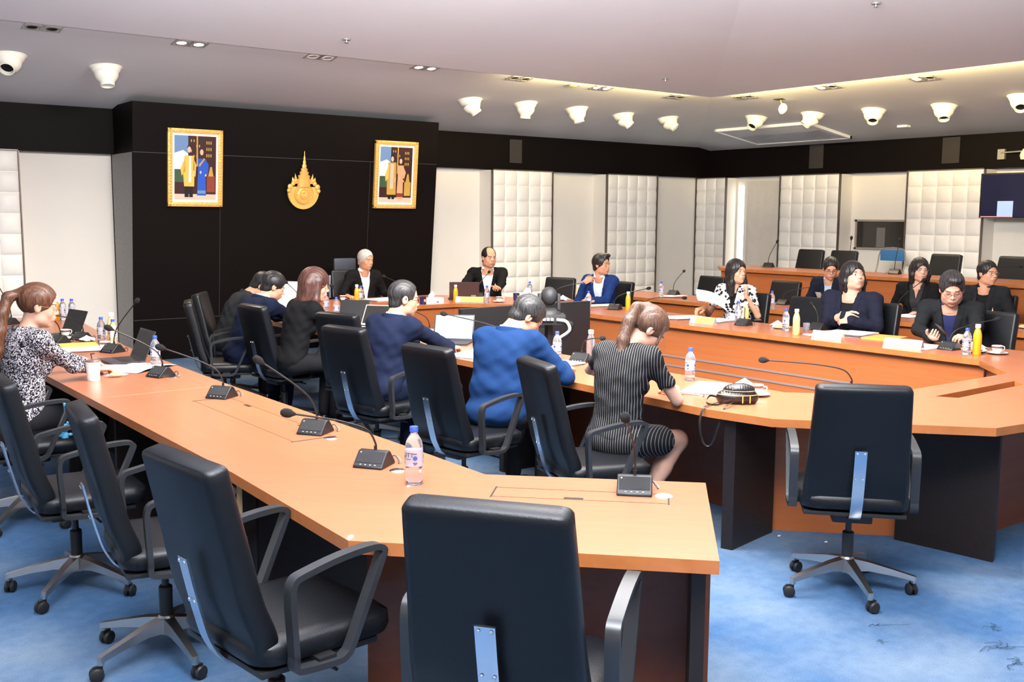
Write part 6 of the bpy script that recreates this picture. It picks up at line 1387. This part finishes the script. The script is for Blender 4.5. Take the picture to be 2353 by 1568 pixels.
# ---------------------------------------------------------------- rolling screen seen from behind with a camera on its stand
t = thing('rolling_screen', 'big black display seen from behind inside the ring of desks', 'display', (5.70, 7.32, 0))
ang = math.atan2(6.12-5.90, 5.55-4.30); R_ = rotz(math.radians(2)); m = MB()
m.box((-.76, -.02, .22), (.76, .03, .962), M_black, R_, bev=.008); m.build('display_back', t)
m = MB(); m.box((-.55, -.05, .28), (.25, -.02, .74), mat('dull_black', (.02, .02, .022), .5), R_, bev=.006); m.build('rear_cover', t)
for x_ in (-.33, .33): m = MB(); m.box((x_-.03, -.01, .04), (x_+.03, .04, .30), M_black, R_); m.box((x_-.04, -.28, .02), (x_+.04, .28, .06), M_black, R_); m.build('stand_leg', t)
t = thing('conference_camera', 'black dome camera on a stand behind the head of the blue-suited man', 'camera', (5.28, 6.50, 0)); Rq = rotz(-.6)
m = MB(); m.box((-.025, -.022, .04), (.025, .022, .885), M_black); m.lathe([(0, .05), (.26, .04), (.26, .0), (0, 0)], M_black, 20); m.build('pole', t)
m = MB(); m.box((-.19, -.13, .885), (.19, .13, .90), M_black, Rq); m.build('shelf', t)
m = MB(); m.box((-.13, -.10, .90), (.13, .10, .965), M_black2, Rq, bev=.01); m.lathe([(.10, .965), (.09, .99), (.06, 1.01), (0, 1.01)], M_black2, 24); m.build('camera_body', t)
m = MB(); m.box((-.09, -.05, 1.0), (-.065, .05, 1.13), M_black2, Rq, bev=.008); m.box((.065, -.05, 1.0), (.09, .05, 1.13), M_black2, Rq, bev=.008); m.ball((0, 0, 1.11), (.068, .075, .078), M_black2); m.tube([(0, 0, 1.11), (.05, .07, 1.115)], .048, M_black, 20); m.build('camera_head', t)
for k in range(4): m = MB(); m.box((-.09+k*.032, -.134, .92), (-.068+k*.032, -.10, .94), M_whitep, Rq); m.build('connector', t)
m = MB(); m.tube(bez([(-.03, -.14, .93), (.02, -.20, .915), (.06, -.19, .84), (.03, -.08, .76), (.02, -.04, .70)], 6), .013, M_whitep, 8); m.build('cable', t)
m = MB(); m.tube(bez([(.08, -.13, .93), (.19, -.10, .88), (.17, -.06, .78), (.06, -.04, .70), (.02, -.04, .58)], 6), .004, M_black, 6); m.build('cable', t)
m = MB(); m.box((-.025, -.055, .42), (.03, -.023, .70), M_whitep, bev=.003); m.build('power_strip', t)

# ---------------------------------------------------------------- small pale blue plush charm hanging from the woman's chair
t = thing('plush_charm', 'small pale blue plush charm hanging on a cord by the tweed sitter chair', 'charm', (1.40, 6.02, .46)); M_pl = mat('pale_blue_plush', (.12, .50, .80), .9, bump=(200, .6))
m = MB(); m.tube(bez([(0, 0, .26), (.01, 0, .20), (-.005, 0, .13)], 5), .008, M_pl, 8); m.build('cord', t)
m = MB(); m.ball((0, 0, .10), (.028, .025, .024), M_pl); m.ball((-.018, 0, .125), (.008, .006, .012), M_pl, seg=8); m.ball((.018, 0, .125), (.008, .006, .012), M_pl, seg=8); m.build('head', t)
m = MB(); m.ball((0, 0, .055), (.022, .018, .03), M_pl); m.ball((-.03, 0, .06), (.014, .009, .009), M_pl, seg=8); m.ball((.03, 0, .06), (.014, .009, .009), M_pl, seg=8); m.ball((-.012, 0, .02), (.009, .009, .02), M_pl, seg=8); m.ball((.014, 0, .018), (.009, .009, .02), M_pl, seg=8); m.build('plush_body', t)
# ---------------------------------------------------------------- lint and threads on the carpet
M_thr = mat('dark_thread', (.012, .04, .08), .9)
from functools import partial
for k, (x, y, n, r_) in enumerate([(4.02, 2.02, 9, .05), (3.93, 1.90, 7, .04), (4.22, 2.14, 6, .035), (3.82, 2.45, 4, .02), (3.70, 2.33, 5, .02)]):
    m = MB()
    for i in range(n):
        a = random.uniform(0, 6.3); c = (random.uniform(-r_, r_)*.5, random.uniform(-r_, r_)*.3, .004); m.tube(bez([c, (c[0]+r_*math.cos(a), c[1]+r_*.6*math.sin(a), .007), (c[0]+r_*1.6*math.cos(a+.8), c[1]+r_*math.sin(a+.8), .003)], 4), .0009, M_thr, 4)
    if k in (0, 1, 3): m.tube(bez([(0, 0, .004), (.06, -.035, .004), (.13, -.085, .004)], 4), .0009, M_thr, 4)
    tag(m.build('thread_tuft', loc=(x, y, .001)), ['largest dark thread tuft on the carpet, trailing a long thread to the right', 'dark looped thread tuft left of the largest one', 'small dark thread squiggle above the largest tuft', 'dark thread bits nearest the lone chair casters', 'short dark thread fleck at the left of the thread bits'][k], 'carpet thread', 'loose threads on the carpet')
for x, y, l in [(4.50, 3.50, 'tiny white scrap at the left foot of the cherry panel'), (4.62, 3.28, 'tiny white scrap on the carpet behind the lone chair')]: m = MB(); m.ball((0, 0, .006), (.012, .008, .005), M_whitep, seg=8); tag(m.build('paper_scrap', loc=(x, y, .001)), l, 'scrap')

# ---------------------------------------------------------------- badges and brooches on the jackets
def badge(key, off, m_, h=.05, w=.022, name='badge'):
    t, K = PP[key]; ch, R2, sxv = K['ch'], K['R2'], K['sxv']; c = ch+R2@np.array(off); n_ = R2@np.array([off[0]*1.2, 1, .15]); Q = TR(*c)@align_z(n_); up = Q.inverted().to_3x3()@Vector(R2@np.array([0, 0, 1.])); a = math.atan2(up.x, up.y)
    Q = Q@rotz(-a); m = MB(); m.prism([(w*.5*math.sin(x), -h*.5+w*.5*(1-math.cos(x))) for x in [PI*2*i/10-PI*.0 for i in range(10)]], 0, .003, m_, Q); m.prism([(-w*.3, -h*.18), (w*.3, -h*.18), (w*.12, h*.15), (0, h*.55), (-w*.12, h*.15)], 0, .003, m_, Q); m.build(name, t)
M_badge = mat('badge_orange', (.85, .38, .10), .35, .2)
badge('folded', (-.115, .142, -.01), M_badge, .075, .032); badge('badge', (-.105, .118, .01), mat('badge_peach', (.80, .50, .32), .4), .07, .036); badge('lap', (-.10, .115, .05), mat('brooch', (.85, .65, .55), .3), .03, .02, 'brooch')
